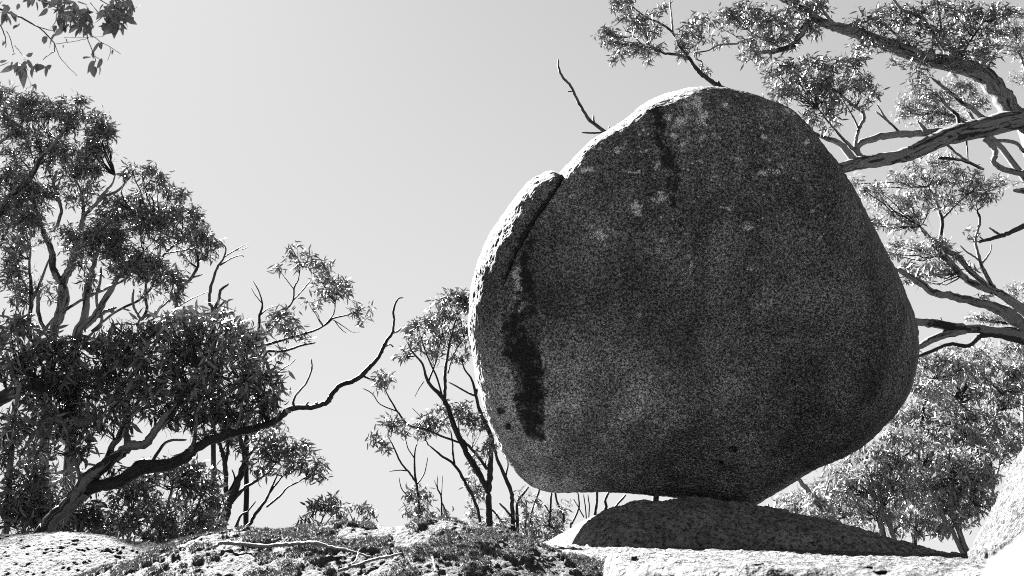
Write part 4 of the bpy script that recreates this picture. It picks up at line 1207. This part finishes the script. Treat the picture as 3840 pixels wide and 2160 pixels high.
def stick(name, txt, label, lift, mat=M_STICK, group=None):
    pts = [tuple(float(c) for c in z.split(',')) for z in txt.split()]
    C = np.array([hit(BM, z[0], z[1]) for z in pts])
    R = np.array([z[2] for z in pts]) / FPX * np.linalg.norm(C - EYE, axis=1)
    C[:, 2] += R + np.asarray(lift)
    Cs = catmull(C, 5); Rs = catmull(np.stack([R] * 3, 1), 5)[:, 0]
    Cs = Cs + RNG.normal(size=Cs.shape) * 0.0015
    at = ring_attrs(Cs, Rs, 8)
    V, Qd = tubes(Cs[None], Rs[None] * (1 + 0.06 * RNG.normal(size=Rs.shape))[None], 8)
    K = len(Cs); e0 = len(V); V = np.vstack([V, Cs[0], Cs[-1]]); i = np.arange(8); j = (i + 1) % 8
    T = np.concatenate([np.stack([np.full(8, e0), j, i], 1), np.stack([np.full(8, e0 + 1), (K - 1) * 8 + i, (K - 1) * 8 + j], 1)])
    o = link(name, make_mesh(name, V, Qd, T, attrs=at), mat)
    o['label'] = label; o['category'] = 'stick'
    if group: o['group'] = group
    return o
stick('fallen_stick', '803,2072,5 830,2058,6.5 899,2062,6.5 989,2069,6.5 1073,2062,6.5 1138,2058,6 1178,2058,6 1222,2069,5.5 1277,2081,5 1337,2092,4 1396,2111,3', 'longest pale bent stick lying along the mossy mound', 0.02, group='sticks on the mossy mound')
stick('fallen_stick', '1270,2163,5 1322,2146,5 1396,2121,5 1450,2108,4.5 1505,2094,3.5', 'straight pale stick slanting up right at the foot of the mossy mound', 0.02, group='sticks on the mossy mound')
stick('fallen_stick', '1342,2097,3 1340,2112,3 1330,2130,3 1305,2148,2.5', 'short curved twig between the two longer pale sticks', 0.03, group='sticks on the mossy mound')
stick('fallen_stick', '1622,2102,3 1626,2130,3 1632,2160,3', 'short thin twig standing alone right of the other sticks on the mound', 0.015, group='sticks on the mossy mound')

def stone(px, py, rpx, flat, label, mat, name='loose_stone'):
    c = hit(BS, px, py, 5.5)
    r = rpx / FPX * np.linalg.norm(c - EYE)
    n1, n2 = 14, 9
    th = np.linspace(0, 2 * math.pi, n1, endpoint=False); ph = np.linspace(0.02, math.pi - 0.02, n2)
    TH, PH = np.meshgrid(th, ph, indexing='ij')
    d = np.stack([np.cos(TH) * np.sin(PH), np.sin(TH) * np.sin(PH), np.cos(PH)], -1)
    V = d * (1 + 0.3 * vnoise(d * 1.9 + px, 3))[..., None] * r * np.array([1, 0.9, flat]) + c + np.array([0, 0, 0.25 * r * flat])
    o = link(name, make_mesh(name, V, grid_quads(n1, n2, True), smooth=False), mat)
    o['label'] = label; o['category'] = 'stone' if name == 'loose_stone' else 'dark patch'
stone(2377, 2101, 16, 0.75, 'small pale stone in front of the shaded pedestal, left end', M_WHITE)
stone(2842, 2118, 20, 0.3, 'flat pale stone on the sunlit shelf below the boulder contact', M_WHITE)
stone(3247, 2126, 22, 0.22, 'thin dark patch for a hollow in the pale shelf, upper left of two', M_BARKDARK, 'hollow_patch')  # flat dark pieces stand in for small hollows in the shelf
stone(3295, 2143, 24, 0.22, 'thin dark patch for a hollow in the pale shelf, lower right of two', M_BARKDARK, 'hollow_patch')

# ------------------------------------------------------------------ moss on the mound
def moss():
    V = mound_v[4:-4, 4:-4].reshape(-1, 3); m = mound_a['moss'].reshape(mound_v.shape[:2])[4:-4, 4:-4].ravel()
    ok = np.where((m > 0.5) & (V[:, 1] < 5.5) & (V[:, 2] > 0.6))[0]
    n = 60000
    i = RNG.choice(ok, n, p=(m[ok] - 0.4) / (m[ok] - 0.4).sum())
    base = V[i] + RNG.normal(size=(n, 3)) * np.array([0.006, 0.006, 0])
    nb = 3
    base = np.repeat(base, nb, 0)
    N = len(base)
    d = unit(RNG.normal(size=(N, 3)) * 0.6 + np.array([0, 0, 1.0]))
    h = RNG.uniform(0.006, 0.016, N)[:, None]
    sd_ = unit(np.cross(d, RNG.normal(size=(N, 3)))) * RNG.uniform(0.0016, 0.0034, N)[:, None]
    Vt = np.stack([base - sd_ - np.array([0, 0, .004]), base + sd_ - np.array([0, 0, .004]), base + d * h], 1).reshape(-1, 3)
    T = np.arange(N * 3).reshape(-1, 3)
    o = link('moss', make_mesh('moss', Vt, tris=T, smooth=False), M_MOSS, kind='stuff')
    o['label'] = 'dark tufted moss growing in patches on the foreground mound'; o['category'] = 'moss'
moss()


def litter():
    V = shelf_v.reshape(-1, 3)
    ok = np.where((V[:, 1] > 2.3) & (V[:, 1] < 7.5) & (V[:, 0] > -0.6) & (V[:, 0] < 5) & (V[:, 2] > 0.8))[0]
    n = 420
    c = V[RNG.choice(ok, n)] + np.array([0, 0, 0.004])
    d = unit(RNG.normal(size=(n, 3)) * np.array([1, 1, 0.12]))
    nr = unit(RNG.normal(size=(n, 3)) * 0.3 + np.array([0, 0, 1.0]))
    L = RNG.uniform(0.02, 0.07, n)
    A, Q, T = leaf_mesh_arrays(c, d, nr, L, L * 0.22, RNG.normal(size=n))
    o = link('fallen_leaves', make_mesh('fallen_leaves', A, Q, T, False), M_TWIG, kind='stuff')
    o['label'] = 'scattered dry fallen leaves and bark bits on the pale rock shelf'; o['category'] = 'leaf litter'
litter()
